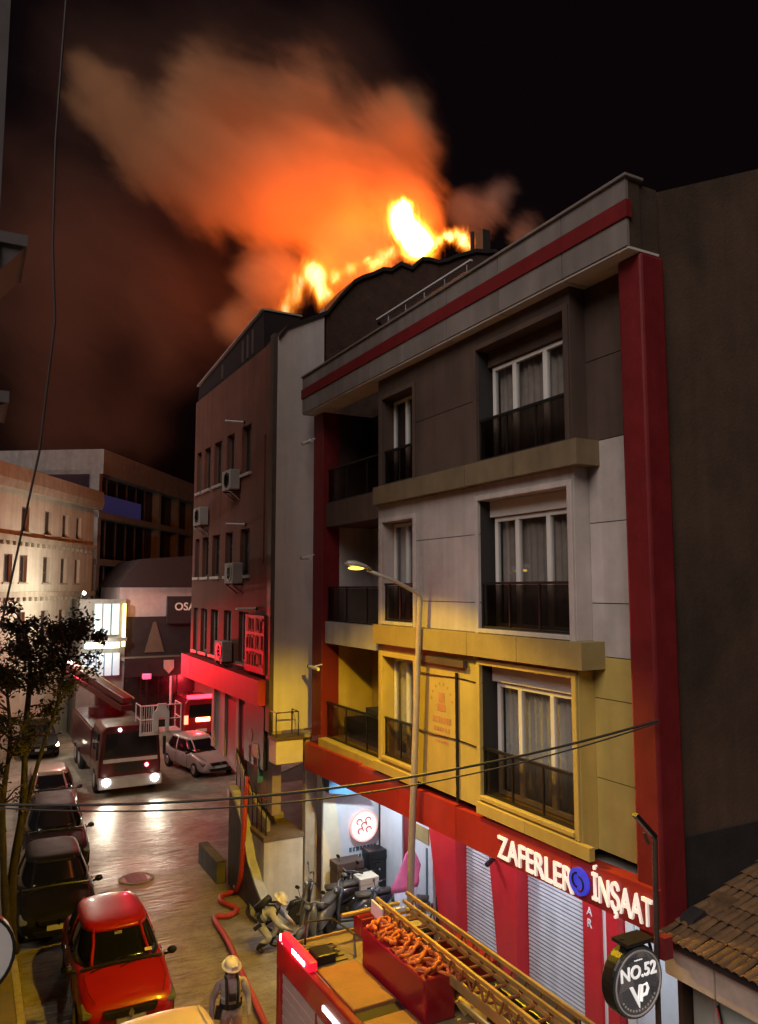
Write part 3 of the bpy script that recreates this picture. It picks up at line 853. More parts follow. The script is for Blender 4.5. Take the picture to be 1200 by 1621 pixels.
for k, (y, z) in enumerate(((22.6, 13.32), (22.3, 10.12), (21.2, 7.62))):
    t_ = thing('tube_lamp', ['unlit white tube lamp on a bracket high on the hotel front', 'unlit white tube lamp on a bracket midway up the hotel front', 'unlit white tube lamp beside the hotel sign panel'][k], 'lamp', (7.2, y, z), 0, 'tube lamps on the hotel front')
    MB().cyl((6.75, y, z), (7.3, y - 0.1, z), 0.035, n=8).build('tube', 'white_plastic', t_)
    MB().cyl((7.3, y - 0.1, z), (7.36, y - 0.1, z), 0.05, n=8).build('bracket', 'rail_metal', t_)
# cameras on the red strip of the apartment block
for k, (z, yo) in enumerate(((12.15, 18.75), (9.02, 18.75), (6.18, 18.2))):
    t_ = thing('security_camera', ['white security camera on the red corner strip at the top storey', 'white security camera on the red corner strip at the middle storey', 'white security camera on the red corner strip at the yellow lit storey'][k], 'camera', (8.0, yo, z), 0, 'security cameras on the red strip')
    MB().cyl((7.95, yo + 0.45, z), (7.95, yo - 0.12, z - 0.02), 0.045, n=10).build('housing', 'white_plastic', t_)
    MB().cyl((7.95, yo + 0.452, z), (7.95, yo + 0.5, z), 0.05, n=10).build('lens_hood', 'black_plastic', t_)
    MB().cyl((7.95, yo + 0.1, z + 0.03), (8.13, yo + 0.05, z + 0.08), 0.02, n=6).build('bracket', 'white_plastic', t_)

# ------------------------------------------------------------------ low building with tiled roof at the right
lb = thing('tiled_building', 'low building with weathered clay tile roof at the lower right corner', 'building', (9, 5.2, 0))
B('wall', 'shed_wall', lb, 8.50, 16, 1.5, 7.28, 0.1, 3.70)
lr = MB().prism([(7.95, 3.82), (16, 6.05), (16, 5.95), (7.95, 3.74)], 'Y', 1.4, 7.33).build('roof_deck', 'tar_dark', lb)
me_t = MB()
N = 7; v = []
for j, x in enumerate((0.0, 0.40)):
    for i in range(N):
        t = pi * i / (N - 1)
        r = 0.054 - 0.006 * j
        v.append((x, -r * cos(t), r * 0.62 * sin(t) + (0.028 if j == 0 else 0.0)))
for j, x in enumerate((0.0, 0.40)):
    for i in range(N):
        t = pi * i / (N - 1)
        r = 0.044 - 0.006 * j
        v.append((x, -r * cos(t), r * 0.60 * sin(t) + (0.026 if j == 0 else -0.002)))
f = [(i, i + 1, N + i + 1, N + i) for i in range(N - 1)] + [(2 * N + i, 3 * N + i, 3 * N + i + 1, 2 * N + i + 1) for i in range(N - 1)]
f += [(i, 2 * N + i, 2 * N + i + 1, i + 1) for i in range(N - 1)]
me_t.add(v, f)
tile = me_t.mesh('tile', 'roof_tile', True)
ang = math.atan2(6.05 - 3.82, 16 - 7.95)
for c_ in range(30):
    for r_ in range(9):
        s = r_ * 0.345 - 0.06
        put('tile', tile, lb, Vector((7.95 + s * cos(ang), 7.27 - c_ * 0.112 + random.uniform(-.008, .008), 3.832 + s * sin(ang))) - wl(lb), (random.uniform(-.03, .03), -ang + random.uniform(-.02, .02), random.uniform(-.03, .03)))
for k in range(7):
    B('eave_board', 'plank', lb, 8.02, 8.05, 7.3 - 0.75 * (k + 1) + 0.012, 7.3 - 0.75 * k - 0.012, 3.36, 3.735)
B('eave_soffit', 'plank', lb, 8.052, 8.498, 1.5, 7.3, 3.66, 3.72)
for y in (6.9, 5.9, 4.9):
    MB().cyl((8.46, y, 0.1), (8.46, y, 3.65), 0.03, n=8).build('down_pipe', 'shed_wall', lb)
B('dark_sheet', 'tar_dark', lb, 8.5, 16, 7.335, 7.372, 3.9, 4.92)  # thin dark sheet laid over the lower gable, above the tile roof
for k in range(3):
    x = 8.25 + k * 0.5
    MB().prism([(x, 3.95 + k * .095), (x + 0.30, 4.03 + k * .095), (x + 0.26, 4.10 + k * .095), (x + 0.05, 4.03 + k * .095)], 'Y', 7.05 - 0.12 * (k % 2), 7.25).build('roof_scrap', 'roof_tile' if k % 2 else 'tar_dark', lb)
# awning strut and frame in front of it
aw = thing('awning_frame', 'bare metal awning frame with a diagonal strut in front of the pale low wall', 'awning frame', (8.5, 6.0, 1.2))
MB().tube([(8.48, 6.9, 3.05), (7.75, 6.05, 2.45)], 0.022, 6).build('strut', 'rail_metal', aw)
MB().tube([(8.48, 7.1, 2.4), (7.75, 6.2, 2.4), (7.75, 4.0, 2.4)], 0.022, 6).build('frame', 'rail_metal', aw)

# ------------------------------------------------------------------ buildings at the far end of the street
cb = thing('cream_building', 'cream plastered old building with cornices at the far left', 'building', (1.32, 41.2, 0), radians(59.4))
cu = [(1.9, 2.7), (4.4, 5.2), (6.5, 7.25), (8.3, 9.0)]
cz = [(5.3, 7.0), (8.5, 9.9), (11.1, 12.4)]
op = [(a, b, c, d) for a, b in cu for c, d in cz] + [(0.4, 1.2, 8.5, 9.9)]
facade(cb, 10.8, 0, 13.1, op, 'cream_wall', 0.35, -4.0)
for o_ in op:
    lwin(cb, *o_, 2, 'frame_brown', 'window_dark', 'cornice', d=0.18)
MB().box(-4, 10.8, 0.351, 8, 0, 13.1).build('core', 'interior_dark', cb, local=True)
MB().box(10.5, 10.8, 0.352, 8, 0, 13.1).build('end_wall', 'cream_wall', cb, local=True)
for z in (7.75, 10.55):
    MB().box(-4, 10.85, -0.25, -0.001, z, z + 0.28).build('cornice', 'cornice', cb, local=True)
    for k in range(24):
        MB().box(-3.6 + k * 0.6, -3.42 + k * 0.6, -0.16, -0.001, z - 0.2, z - 0.002).build('bracket', 'cornice', cb, local=True)
MB().prism([(-0.5, 13.1), (0.3, 13.1), (0.3, 14.2), (-0.55, 14.2), (-0.6, 13.5)], 'X', -4, 10.9).build('eave', 'cornice', cb, local=True)

gb = thing('grey_building', 'grey concrete building with dark glazed floors beyond the cream one', 'building', (7.3, 52.6, 0), radians(90 - 34))
MB().box(0.0, 18, 0.5, 9, 0, 16.0).build('core', 'window_blue', gb, local=True)
MB().prism([(-0.3, 15.7), (9, 15.7), (9, 17.35), (-0.3, 17.35)], 'X', 0, 18.5).build('roof_band', 'grey_wall', gb, local=True)
for z in (6.6, 9.7, 12.8):
    MB().box(0, 18, -0.1, 0.6, z, z + 0.42).build('floor_band', 'grey_wall', gb, local=True)
for u in (0.0, 10.2, 14.2, 17.6):
    MB().box(u, u + 0.45, -0.05, 0.62, 0, 15.7).build('post', 'grey_wall', gb, local=True)
for k in range(3):
    for j in range(6):
        if j in (0,): continue
        MB().box(0.5 + j * 1.62, 0.56 + j * 1.62, 0.42, 0.5, 7.05 + 3.1 * k, 9.65 + 3.1 * k).build('mullion', 'frame_brown', gb, local=True)
cur_ = MB().box(1.0, 7.6, 0.3, 0.34, 13.3, 14.5).build('blue_lit_blind', M('blind_blue', (0.05, 0.05, 0.12), 0.6, emit=(0.10, 0.09, 0.35), estr=0.10), gb, local=True)

fb = thing('low_cafe_building', 'low pale building with dark red roof and dark sign boards at the street end', 'building', (9.8, 45, 0))
B('wall', 'pale_wall', fb, 7.6, 14, 45, 52, 0, 8.25)
MB().prism([(7.4, 8.25), (14.2, 8.25), (14.2, 10.3), (8.6, 9.85), (7.9, 9.0)], 'Y', 44.6, 52).build('roof', 'dark_roof_far', fb)
B('shop_front', 'sign_dark', fb, 7.7, 11.9, 44.8, 44.99, 2.3, 6.6)
MB().prism([(9.0, 4.6), (10.1, 4.6), (9.6, 6.3), (9.45, 6.3)], 'Y', 44.75, 44.799).build('poster', 'frame_brown', fb)
B('awning', 'frame_brown', fb, 7.7, 12.0, 43.6, 44.798, 4.25, 4.4)
B('awning_front', 'sign_dark', fb, 7.7, 12.0, 43.5, 43.598, 3.4, 4.4)
sb = B('sign_board', 'sign_dark', fb, 10.15, 12.0, 44.5, 44.75, 6.2, 7.75)
text('lettering', 'OSAI', sb, (10.55, 44.49, 6.95), 0.62, 0.02, 'pale_print', '-Y', 0.01)
text('lettering', 'Ze', fb, (11.0, 43.49, 3.75), 0.75, 0.02, 'pale_print', '-Y', 0.01)
MB().prism([(9.8, 4.25), (10.35, 4.25), (10.35, 3.8), (10.08, 3.5), (9.8, 3.8)], 'Y', 43.42, 43.498).build('shield_sign', 'frame_grey', fb)
for k in range(4):
    B('glazing', 'window_dark', fb, 7.9 + k * 1.0, 8.8 + k * 1.0, 44.78, 44.798, 0.2, 3.3)

ls = thing('lit_shop', 'small shop with cold lit windows and a glowing neon edge beside the cream building', 'shop', (6.6, 44.6, 0))
B('body', 'grey_wall', ls, 5.45, 7.9, 44.7, 48, 0, 7.6)
for k in range(3):
    B('window', glow('cyan_window%d' % k, (0.55, 0.85, 0.95), (0.36, 0.20, 0.28)[k]), ls, 6.25 + k * 0.46, 6.62 + k * 0.46, 44.62, 44.699, 5.65, 7.35)
for k in range(5):
    B('window', glow('cold_window%d' % k, (0.62, 0.80, 0.95), (0.22, 0.36, 0.18, 0.30, 0.25)[k]), ls, 5.6 + k * 0.42, 5.94 + k * 0.42, 44.5, 44.699, 3.45, 4.65)
B('neon_sign', glow('neon_strip', (1.0, 0.93, 0.70), 5.0), ls, 5.75, 7.55, 44.3, 44.45, 4.95, 5.25)
MB().box(7.72, 7.86, 44.4, 44.6, 5.0, 7.35).build('neon_edge', glow('neon_warm', (1.0, 0.72, 0.22), 5.0), ls)
B('ledge', 'grey_wall', ls, 5.4, 7.95, 44.35, 44.698, 5.3, 5.5)

# ------------------------------------------------------------------ slivers of the building on the camera's side
nb = thing('neighbour_building', 'dark building with balcony slabs at the far left edge of the picture', 'building', (-2, 13, 0))
B('wall', 'left_wall', nb, -8, 0.14, 10.0, 16, 0.12, 24)
for (za, zb, x1) in ((12.0, 12.52, 0.46), (10.33, 10.55, 0.34), (7.0, 7.2, 0.2)):
    B('balcony_slab', 'left_wall', nb, 0.141, x1, 10.0, 11.3, zb - 0.14, zb)
    MB().prism([(0.142, za), (x1 - 0.03, zb - 0.142), (0.142, zb - 0.142)], 'Y', 10.05, 11.25).build('balcony_bracket', 'left_wall', nb)
# ------------------------------------------------------------------ vehicles
M('paint_red', (0.38, 0.008, 0.012), 0.34, var=0.08, coat=0.45)
M('paint_black', (0.010, 0.009, 0.009), 0.55, var=0.1, coat=0.0, spec=0.18)
M('paint_plum', (0.016, 0.011, 0.012), 0.55, var=0.1, coat=0.0, spec=0.18)
M('paint_champagne', (0.26, 0.21, 0.15), 0.35, metal=0.2, var=0.08, coat=0.6)
M('paint_cream', (0.66, 0.55, 0.36), 0.4, var=0.06, coat=0.4)
M('paint_white', (0.36, 0.35, 0.33), 0.35, var=0.06, coat=0.6)
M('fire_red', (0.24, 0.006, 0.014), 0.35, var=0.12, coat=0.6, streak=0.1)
M('car_glass', (0.008, 0.008, 0.010), 0.06, var=0.1, spec=0.7)
M('chrome', (0.55, 0.55, 0.56), 0.18, metal=1.0, var=0.05)
M('lens', (0.16, 0.165, 0.17), 0.12, var=0.1, coat=0.5)
M('plate_white', (0.60, 0.60, 0.58), 0.5, var=0.08)
M('deck_plate', (0.22, 0.165, 0.085), 0.55, metal=0.15, var=0.25, scale=4, bump=0.5, bscale=70)
M('deck_orange', (0.27, 0.115, 0.04), 0.6, var=0.2, scale=3, bump=0.2)
M('hose_orange', (0.62, 0.15, 0.03), 0.6, var=0.2, scale=12)
M('hose_red', (0.46, 0.045, 0.03), 0.55, var=0.2, scale=10, bump=0.4, bscale=90)
M('ladder_gold', (0.62, 0.46, 0.17), 0.38, metal=0.65, var=0.2)
M('ladder_rust', (0.26, 0.09, 0.035), 0.6, metal=0.2, var=0.3)
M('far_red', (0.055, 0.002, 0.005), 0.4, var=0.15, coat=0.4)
M('alu', (0.50, 0.50, 0.53), 0.38, metal=0.6, var=0.12)
M('cage_white', (0.52, 0.49, 0.46), 0.5, var=0.15)
glow('headlamp_lit', (1.0, 0.95, 0.80), 30.0)
glow('headlamp_small', (1.0, 0.85, 0.6), 8.0)
glow('beacon_red', (1.0, 0.02, 0.04), 9.0)
glow('beacon_white', (1.0, 0.82, 0.85), 12.0)
glow('led_white', (0.92, 0.92, 1.0), 8.0)
glow('tail_red', (1.0, 0.10, 0.05), 8.0)
glow('beacon_dim', (0.9, 0.01, 0.03), 1.2)

def loft(rings, close=True):
    m = MB(); n = len(rings[0])
    for r in rings: m.v += [tuple(p) for p in r]
    for i in range(len(rings) - 1):
        for k in range(n if close else n - 1):
            m.f.append((i * n + k, i * n + (k + 1) % n, (i + 1) * n + (k + 1) % n, (i + 1) * n + k))
    m.f += [tuple(range(n))[::-1], tuple(range((len(rings) - 1) * n, len(rings) * n))]
    return m
def wheel(par, x, y, r, w=0.2, rim='alu'):
    wh = MB().lathe([(r * 0.62, -w / 2), (r * 0.93, -w / 2), (r, -w * 0.33), (r, w * 0.33), (r * 0.93, w / 2), (r * 0.62, w / 2)], (x, y, r), 'Y', 22).build('wheel', 'black_rubber', par, smooth=True, local=True)
    s = 1 if y > 0 else -1
    m = MB().lathe([(r * 0.60, 0), (r * 0.60, s * 0.03), (r * 0.5, s * 0.05), (r * 0.15, s * 0.04), (0.001, s * 0.06)], (x, y + s * w * 0.36, r), 'Y', 18)
    m.build('rim', rim, wh, smooth=True, local=True)
    return wh

def car(label, loc, rz, paint, L=4.05, W=1.75, H=1.46, grp=None, cat='car', rear_x=None, lamp='lens', wagon=False, emblem=True):
    c = thing('parked_car', label, cat, loc, rz, grp)
    k = L / 4.1; hw = W / 2
    # lower body
    st_ = [(2.04, .60, .34, .50), (2.00, .70, .26, .60), (1.90, .79, .21, .70), (1.68, .845, .19, .785), (1.3, .868, .19, .86), (0.95, .875, .19, .925), (0.4, .875, .19, .95), (-0.6, .875, .19, .965), (-1.4, .875, .2, .985), (-1.8, .85, .24, .985), (-1.98, .80, .30, .93), (-2.05, .70, .36, .82)]
    rings = []
    for x, w_, zb, zt in st_:
        w_ = w_ / .875 * hw
        hf = [(0, zb), (w_ * .80, zb), (w_ * .97, zb + .10), (w_, zb + (zt - zb) * .45), (w_ * .985, zb + (zt - zb) * .74), (w_ * .93, zt - .035), (w_ * .82, zt + .005), (w_ * .45, zt + .03), (0, zt + .035)]
        ring = [(x * k, y, z) for y, z in hf] + [(x * k, -y, z) for y, z in hf[::-1][1:-1]]
        rings.append(ring)
    loft(rings).build('body', paint, c, smooth=True, sub=2, local=True)
    # glazed cabin: superellipse rings
    def ring(t, grow=0.0, n=40):
        xf = (1.02 - 0.84 * t ** 0.95) * k; xr = (-1.93 + (0.10 if wagon else 0.42) * t ** 1.3) * k
        h = hw * (0.94 - 0.25 * t ** 1.2); z = 0.90 + (H - 0.06 - 0.90) * t
        cx = (xf + xr) / 2; a = (xf - xr) / 2 + grow; b = h + grow; e = 2 / 4.0
        out = []
        for i in range(n):
            th = 2 * pi * i / n
            out.append((cx + a * math.copysign(abs(cos(th)) ** e, cos(th)), b * math.copysign(abs(sin(th)) ** e, sin(th)), z))
        return out
    loft([ring(t) for t in (0, .3, .6, .85, 1.0)]).build('windows', 'car_glass', c, smooth=True, local=True)
    rr = [ring(.86, .010), ring(.95, .012), ring(1.0, .006)]
    for s_, dz in ((.93, .028), (.80, .045), (.5, .058), (.2, .06)):
        r0 = ring(1.0)
        cx = sum(p[0] for p in r0) / len(r0)
        rr.append([(cx + (p[0] - cx) * s_, p[1] * s_, p[2] + dz) for p in r0])
    loft(rr).build('roof', paint, c, smooth=True, local=True)
    # pillars
    def pil(xa, t0, t1, side, wd, lean=0.0):
        m = MB(); a = []
        for t in [t0 + (t1 - t0) * i / 6 for i in range(7)]:
            r0 = ring(t, 0.004, 160)
            # nearest ring point on that side to the wanted x fraction
            xs = [p[0] for p in r0]; x0, x1 = min(xs), max(xs)
            xt = x0 + (x1 - x0) * (xa + lean * t)
            p = min((q for q in r0 if q[1] * side > 0), key=lambda q: abs(q[0] - xt) - 0.6 * abs(q[1]))
            a.append((p[0], p[1], p[2]))
        m.tube(a, wd, 6)
        return m.build('pillar', paint, c, smooth=True, local=True)
    for sd in (-1, 1):
        pil(0.985, 0, .95, sd, 0.032)
        pil(0.50, 0, .95, sd, 0.030)
        pil(0.02, 0, .95, sd, 0.06)
    for x in (1.28 * k, -1.30 * k):
        for sd in (-1, 1):
            wheel(c, x, sd * (hw - 0.10), 0.31)
    # wheel arches, front details
    for sd in (-1, 1):
        m = MB()
        for x in (1.28 * k, -1.30 * k):
            pass
        y = sd * hw
        MB().prism([(1.72 * k, .62), (1.90 * k, .57), (1.97 * k, .57), (1.94 * k, .645), (1.62 * k, .725)], 'Y', y * 0.66, y * 0.945).build('headlight', lamp, c, bevel=0.03, local=True)
        m = MB().sph((0.86 * k, sd * (hw + 0.09), 0.99), (0.085, 0.10, 0.075), 10, 6).bar((0.88 * k, sd * (hw - 0.06), 0.95), (0.87 * k, sd * (hw + 0.05), 0.97), 0.05, 0.04)
        m.build('mirror', 'black_plastic', c, smooth=True, local=True)
        MB().lathe([(0.06, 0), (0.06, 0.03), (0, 0.03)], (1.95 * k, sd * hw * 0.72, 0.36), 'X', 10).build('fog_lamp', 'lens', c, local=True)
        for xd in (0.30, -0.55):
            MB().bar((xd, sd * (hw + 0.004), 0.80), (xd - 0.16, sd * (hw + 0.004), 0.80), 0.02, 0.025).build('door_handle', paint, c, local=True)
    MB().prism([(-.48, .66), (.48, .66), (.42, .54), (-.42, .54)], 'X', 1.95 * k, 2.075 * k).build('grille', 'black_plastic', c, bevel=0.012, local=True)
    MB().prism([(-.55, .42), (.55, .42), (.45, .28), (-.45, .28)], 'X', 1.95 * k, 2.05 * k).build('air_intake', 'black_plastic', c, bevel=0.012, local=True)
    MB().box(2.04 * k, 2.075 * k, -.26, .26, .42, .53).build('number_plate', 'plate_white', c, local=True)
    if emblem:
        m = MB().add([(2.092 * k, 0, .69), (2.092 * k, .055, .60), (2.092 * k, 0, .51), (2.092 * k, -.055, .60), (2.075 * k, 0, .69), (2.075 * k, .055, .60), (2.075 * k, 0, .51), (2.075 * k, -.055, .60)],
                     [(0, 1, 2, 3), (7, 6, 5, 4), (0, 4, 5, 1), (1, 5, 6, 2), (2, 6, 7, 3), (3, 7, 4, 0)])
        m.build('emblem', 'chrome', c, local=True)
    MB().tube([(0.90 * k, y, .955 + .03 * (1 - (y / .8) ** 2)) for y in (-.76, -.5, -.2, .2, .5, .76)], 0.03, 6).build('cowl', 'black_plastic', c, local=True)
    for sd in (-1, 1):
        MB().tube([(x * k, sd * y, z) for x, y, z in ((1.02, .70, .945), (1.3, .71, .905), (1.6, .69, .845), (1.85, .60, .76))], 0.006, 5).build('bonnet_seam', 'black_plastic', c, local=True)
        MB().tube([(0.62 * k, sd * (hw + .002), .28), (0.64 * k, sd * (hw + .003), .6), (0.6 * k, sd * (hw - .012), .86)], 0.006, 5).build('door_seam', 'black_plastic', c, local=True)
        MB().tube([(-0.4 * k, sd * (hw + .002), .28), (-0.4 * k, sd * (hw + .003), .6), (-0.42 * k, sd * (hw - .012), .88)], 0.006, 5).build('door_seam', 'black_plastic', c, local=True)
    for s_ in (-0.3, 0.25):
        MB().bar((1.04 * k, s_ - 0.30, .945), (0.86 * k, s_ + 0.28, 1.03), 0.016, 0.012).build('wiper', 'black_plastic', c, local=True)
    return c
def windscreen_bits(c, L=4.15):
    k = L / 4.1
    MB().bar((0.36 * k, -0.07, 1.31), (0.36 * k, 0.07, 1.31), 0.03, 0.05).build('rear_view_mirror', 'frame_grey', c, local=True)
    MB().add([(0.845 * k, 0.44, 1.06), (0.845 * k, 0.58, 1.06), (0.79 * k, 0.58, 1.10), (0.79 * k, 0.44, 1.10)], [(0, 1, 2, 3)]).build('sticker', 'plate_white', c, local=True)
D = -pi / 2
rc = car('bright red hatchback parked in front of the dark cars', (3.02, 17.10, 0), D - 0.02, 'paint_red', 4.15, 1.76, 1.47, 'cars parked along the left kerb')
windscreen_bits(rc)
car('black car parked directly behind the bright red hatchback', (2.30, 21.85, 0), D - 0.03, 'paint_black', 4.25, 1.78, 1.46, 'cars parked along the left kerb')
car('dark plum car second behind the red hatchback', (2.75, 26.55, 0), D - 0.03, 'paint_plum', 4.3, 1.78, 1.50, 'cars parked along the left kerb', wagon=True)
car('champagne car farthest along the left kerb beside the ladder truck', (3.05, 31.6, 0), D - 0.04, 'paint_champagne', 4.3, 1.78, 1.48, 'cars parked along the left kerb')
car('white car half hidden to the right of the distant fire truck', (9.7, 35.6, 0), D + 0.2, 'paint_white', 4.3, 1.80, 1.50)
cw = car('small car with lit headlights behind the tree and the champagne car', (3.5, 43.0, 0), D, 'paint_black', 4.2, 1.76, 1.46, lamp='headlamp_small')

# cream van at the bottom edge
vn = thing('van', 'cream van seen from above at the bottom edge of the picture', 'van', (2.78, 10.15, 0), -pi / 2)
rings = []
for x, w_, zb, zt in ((-2.35, .80, .9, 1.2), (-2.30, .84, .4, 1.72), (-2.2, .86, .3, 1.84), (-1.9, .87, .25, 1.88), (0.0, .88, .22, 1.90), (0.9, .87, .22, 1.84), (1.5, .86, .22, 1.30), (2.1, .84, .25, .98), (2.3, .78, .4, .7)):
    hf = [(0, zb), (w_ * .9, zb), (w_, zb + .12), (w_ * 1.02, zb + (zt - zb) * .45), (w_ * .93, zt - .16), (w_ * .84, zt - .04), (w_ * .70, zt + .0), (w_ * .3, zt + .03), (0, zt + .03)]
    rings.append([(x, y, z) for y, z in hf] + [(x, -y, z) for y, z in hf[::-1][1:-1]])
loft(rings).build('body', 'paint_cream', vn, smooth=True, sub=2, local=True)
for x in (1.45, -1.5):
    for sd in (-1, 1): wheel(vn, x, sd * 0.78, 0.32)
MB().prism([(-.62, 1.1), (.62, 1.1), (.56, 1.62), (-.56, 1.62)], 'X', -2.345, -2.30).build('rear_window', 'car_glass', vn, local=True)
for sd in (-1, 1):
    MB().box(-2.34, -2.25, sd * .70 - .06, sd * .70 + .06, .75, 1.05).build('tail_light', 'dark_red', vn, local=True)
    MB().box(0.3, 1.05, sd * .875 - .01, sd * .875 + .01, 1.12, 1.55).build('side_window', 'car_glass', vn, local=True)
    MB().bar((-2.0, sd * 0.62, 1.885), (0.7, sd * 0.62, 1.895), 0.03, 0.03).build('roof_gutter', 'paint_cream', vn, local=True)

# ------------------------------------------------------------------ near fire truck with ladder (mostly below the frame)
ft = thing('ladder_fire_truck', 'red fire truck seen from above with a long golden ladder on its deck', 'fire truck', (5.7, 7.5, 0))
X0, X1, Y1 = 4.46, 6.98, 11.62
B('chassis', 'black_plastic', ft, X0 + .2, X1 - .2, 1.0, Y1 - .1, 0.45, 0.9)
B('body', 'fire_red', ft, X0 + 0.03, X1, 4.6, Y1 - 0.02, 0.85, 2.66, 0.03)
B('cab', 'fire_red', ft, X0 + 0.02, X1 - 0.02, 1.0, 3.9, 0.6, 2.75, 0.12)
B('windscreen', 'car_glass', ft, X0 + 0.2, X1 - 0.2, 0.97, 1.0, 1.6, 2.5)
B('deck', 'deck_plate', ft, X0 + 0.12, X1 - 0.02, 4.6, Y1 - 0.03, 2.662, 2.72)
B('deck_hatch', 'deck_orange', ft, X0 + 0.18, 5.28, 9.35, 10.55, 2.722, 2.80, 0.02)
B('deck_hatch', 'deck_orange', ft, X0 + 0.18, 5.28, 7.4, 9.1, 2.722, 2.78, 0.02)
B('deck_step', 'black_plastic', ft, X0 + 0.18, 5.30, 9.12, 9.33, 2.721, 2.76)
B('side_rail', 'fire_red', ft, X0 - 0.02, X0 + 0.115, 4.6, Y1, 2.45, 2.86, 0.03)
B('corner_post', 'fire_red', ft, X0 - 0.015, X0 + 0.10, Y1 - 0.16, Y1, 0.85, 2.448, 0.02)
B('rear_panel', 'fire_red', ft, X0 + 0.105, X1, Y1 - 0.018, Y1 + 0.02, 0.85, 2.65)
# roller shutters on the side
for k in range(5):
    a = 5.0 + k * 1.29
    m = MB()
    for j in range(20):
        m.box(X0 + 0.012 - (0.008 if j % 2 else 0), X0 + 0.028, a, a + 1.24, 0.95 + j * 0.074, 0.95 + (j + 1) * 0.074)
    m.build('side_shutter', 'alu', ft)
    B('shutter_post', 'fire_red', ft, X0 - 0.005, X0 + 0.029, a + 1.241, a + 1.289, 0.9, 2.44)
bl = B('beacon_bar', 'beacon_dim', ft, X0 - 0.02, X0 + 0.12, 10.35, 11.45, 2.865, 3.0, 0.03)
for k in range(5):
    B('beacon_lamp', 'beacon_white', bl, X0 - 0.03, X0 - 0.018, 10.5 + k * 0.1, 10.56 + k * 0.1, 2.90, 2.96)
B('beacon_lamp', 'beacon_white', bl, X0 - 0.02, X0 + 0.06, 11.452, 11.47, 2.88, 2.97)
B('work_light', 'led_white', ft, X0 - 0.035, X0 - 0.021, 9.25, 9.85, 2.62, 2.68)
B('work_light', 'led_white', ft, X0 - 0.035, X0 - 0.021, 7.4, 8.2, 2.62, 2.68)
# hose bin with coiled orange hose
bn = MB().box(5.32, 5.78, 8.7, 10.45, 2.722, 3.28).build('hose_bin', 'fire_red', ft, bevel=0.03)
for k in range(15):
    y = 8.78 + k * 0.112
    pts = []
    ph = random.uniform(0, 6); am = random.uniform(0.04, 0.12)
    for i in range(19):
        t = 2 * pi * i / 16
        pts.append((5.55 + random.uniform(.15, .21) * cos(t), y + am * sin(t * 2 + ph) + random.uniform(-.03, .03), 3.29 + 0.05 * sin(t + ph) + random.uniform(0, .07)))
    MB().tube(smooth(pts, 3), 0.024, 6).build('hose_loop', 'hose_orange', bn, smooth=True)
B('equipment_box', 'fire_red', ft, 5.86, 6.2, 8.9, 9.6, 2.722, 3.05, 0.02)
MB().tube([(5.92, 7.6, 2.85), (5.92, 9.6, 2.85), (5.98, 10.9, 2.85)], 0.06, 8).build('suction_pipe', 'ladder_gold', ft, smooth=True)
MB().cyl((5.95, 9.75, 2.75), (6.12, 9.75, 3.1), 0.13).build('pivot', 'black_plastic', ft)
m = MB()
for k in range(12):
    p = Vector((5.85 + random.random() * 0.4, 7.8 + random.random() * 2.9, 2.74))
    m.bar(p, p + Vector((random.uniform(-.15, .15), random.uniform(-.3, .3), random.uniform(0.05, .25))), 0.05, 0.05)
struct(m.build('fittings', 'ladder_gold', ft), 'stuff')
MB().lathe([(0.30, 0.0), (0.32, 0.06), (0.30, 0.12), (0.22, 0.12), (0.22, 0.0)], (5.55, 8.1, 2.73), 'Z', 20).build('hose_reel', 'hose_orange', ft, smooth=True)
# rear: raised red locker with golden bar, folded guard rail
B('rear_locker', 'fire_red', ft, 5.72, 6.28, 11.25, 11.55, 2.722, 3.0, 0.02)
MB().cyl((5.42, 11.35, 3.09), (6.45, 11.35, 3.09), 0.035, n=10).build('rear_bar', 'ladder_gold', ft)
B('rear_strip', 'ladder_gold', ft, X0 + 0.3, X1 - 0.1, Y1 - 0.06, Y1 - 0.022, 2.725, 2.76)
MB().tube([(4.85, 11.45, 2.74), (4.88, 11.5, 3.05), (5.3, 11.4, 3.05), (5.42, 10.9, 2.98), (5.36, 10.75, 2.74)], 0.018, 6).build('guard_rail', 'rail_metal', ft)
# ladder: three nested sections lying along the deck
ld = MB().bar((5.87, 11.05, 3.10), (5.47, 4.6, 3.36), 0.06, 0.10).build('ladder_rail', 'ladder_gold', ft)
P0 = Vector((5.86, 11.0, 3.15)); P1 = Vector((5.46, 5.0, 3.40))
dr = (P1 - P0).normalized(); lat = Vector((0, 0, 1)).cross(dr).normalized() * -1
if lat.x < 0: lat = -lat
upv = dr.cross(lat).normalized()
if upv.z < 0: upv = -upv
for (off_, h, mt) in ((0.0, 0.0, 'ladder_gold'), (0.52, 0.0, 'ladder_gold'), (0.055, 0.13, 'ladder_gold'), (0.465, 0.13, 'ladder_gold'), (0.0, 0.24, 'ladder_gold'), (0.52, 0.24, 'ladder_gold')):
    MB().bar(P0 + lat * off_ + upv * h, P1 + lat * off_ + upv * h, 0.038, 0.05).build('ladder_rail', mt, ft)
nr = 20
for k in range(nr):
    a = P0 + dr * (0.12 + k * 0.30)
    MB().cyl(a + lat * 0.02, a + lat * 0.50, 0.020, n=6).build('rung', 'ladder_rust', ft)
    for off_ in (0.0, 0.52):
        MB().bar(a + lat * off_, a + dr * 0.15 + lat * off_ + upv * 0.24, 0.018, 0.02).build('lattice', 'ladder_rust', ft)
        MB().bar(a + dr * 0.15 + lat * off_ + upv * 0.24, a + dr * 0.30 + lat * off_, 0.018, 0.02).build('lattice', 'ladder_rust', ft)
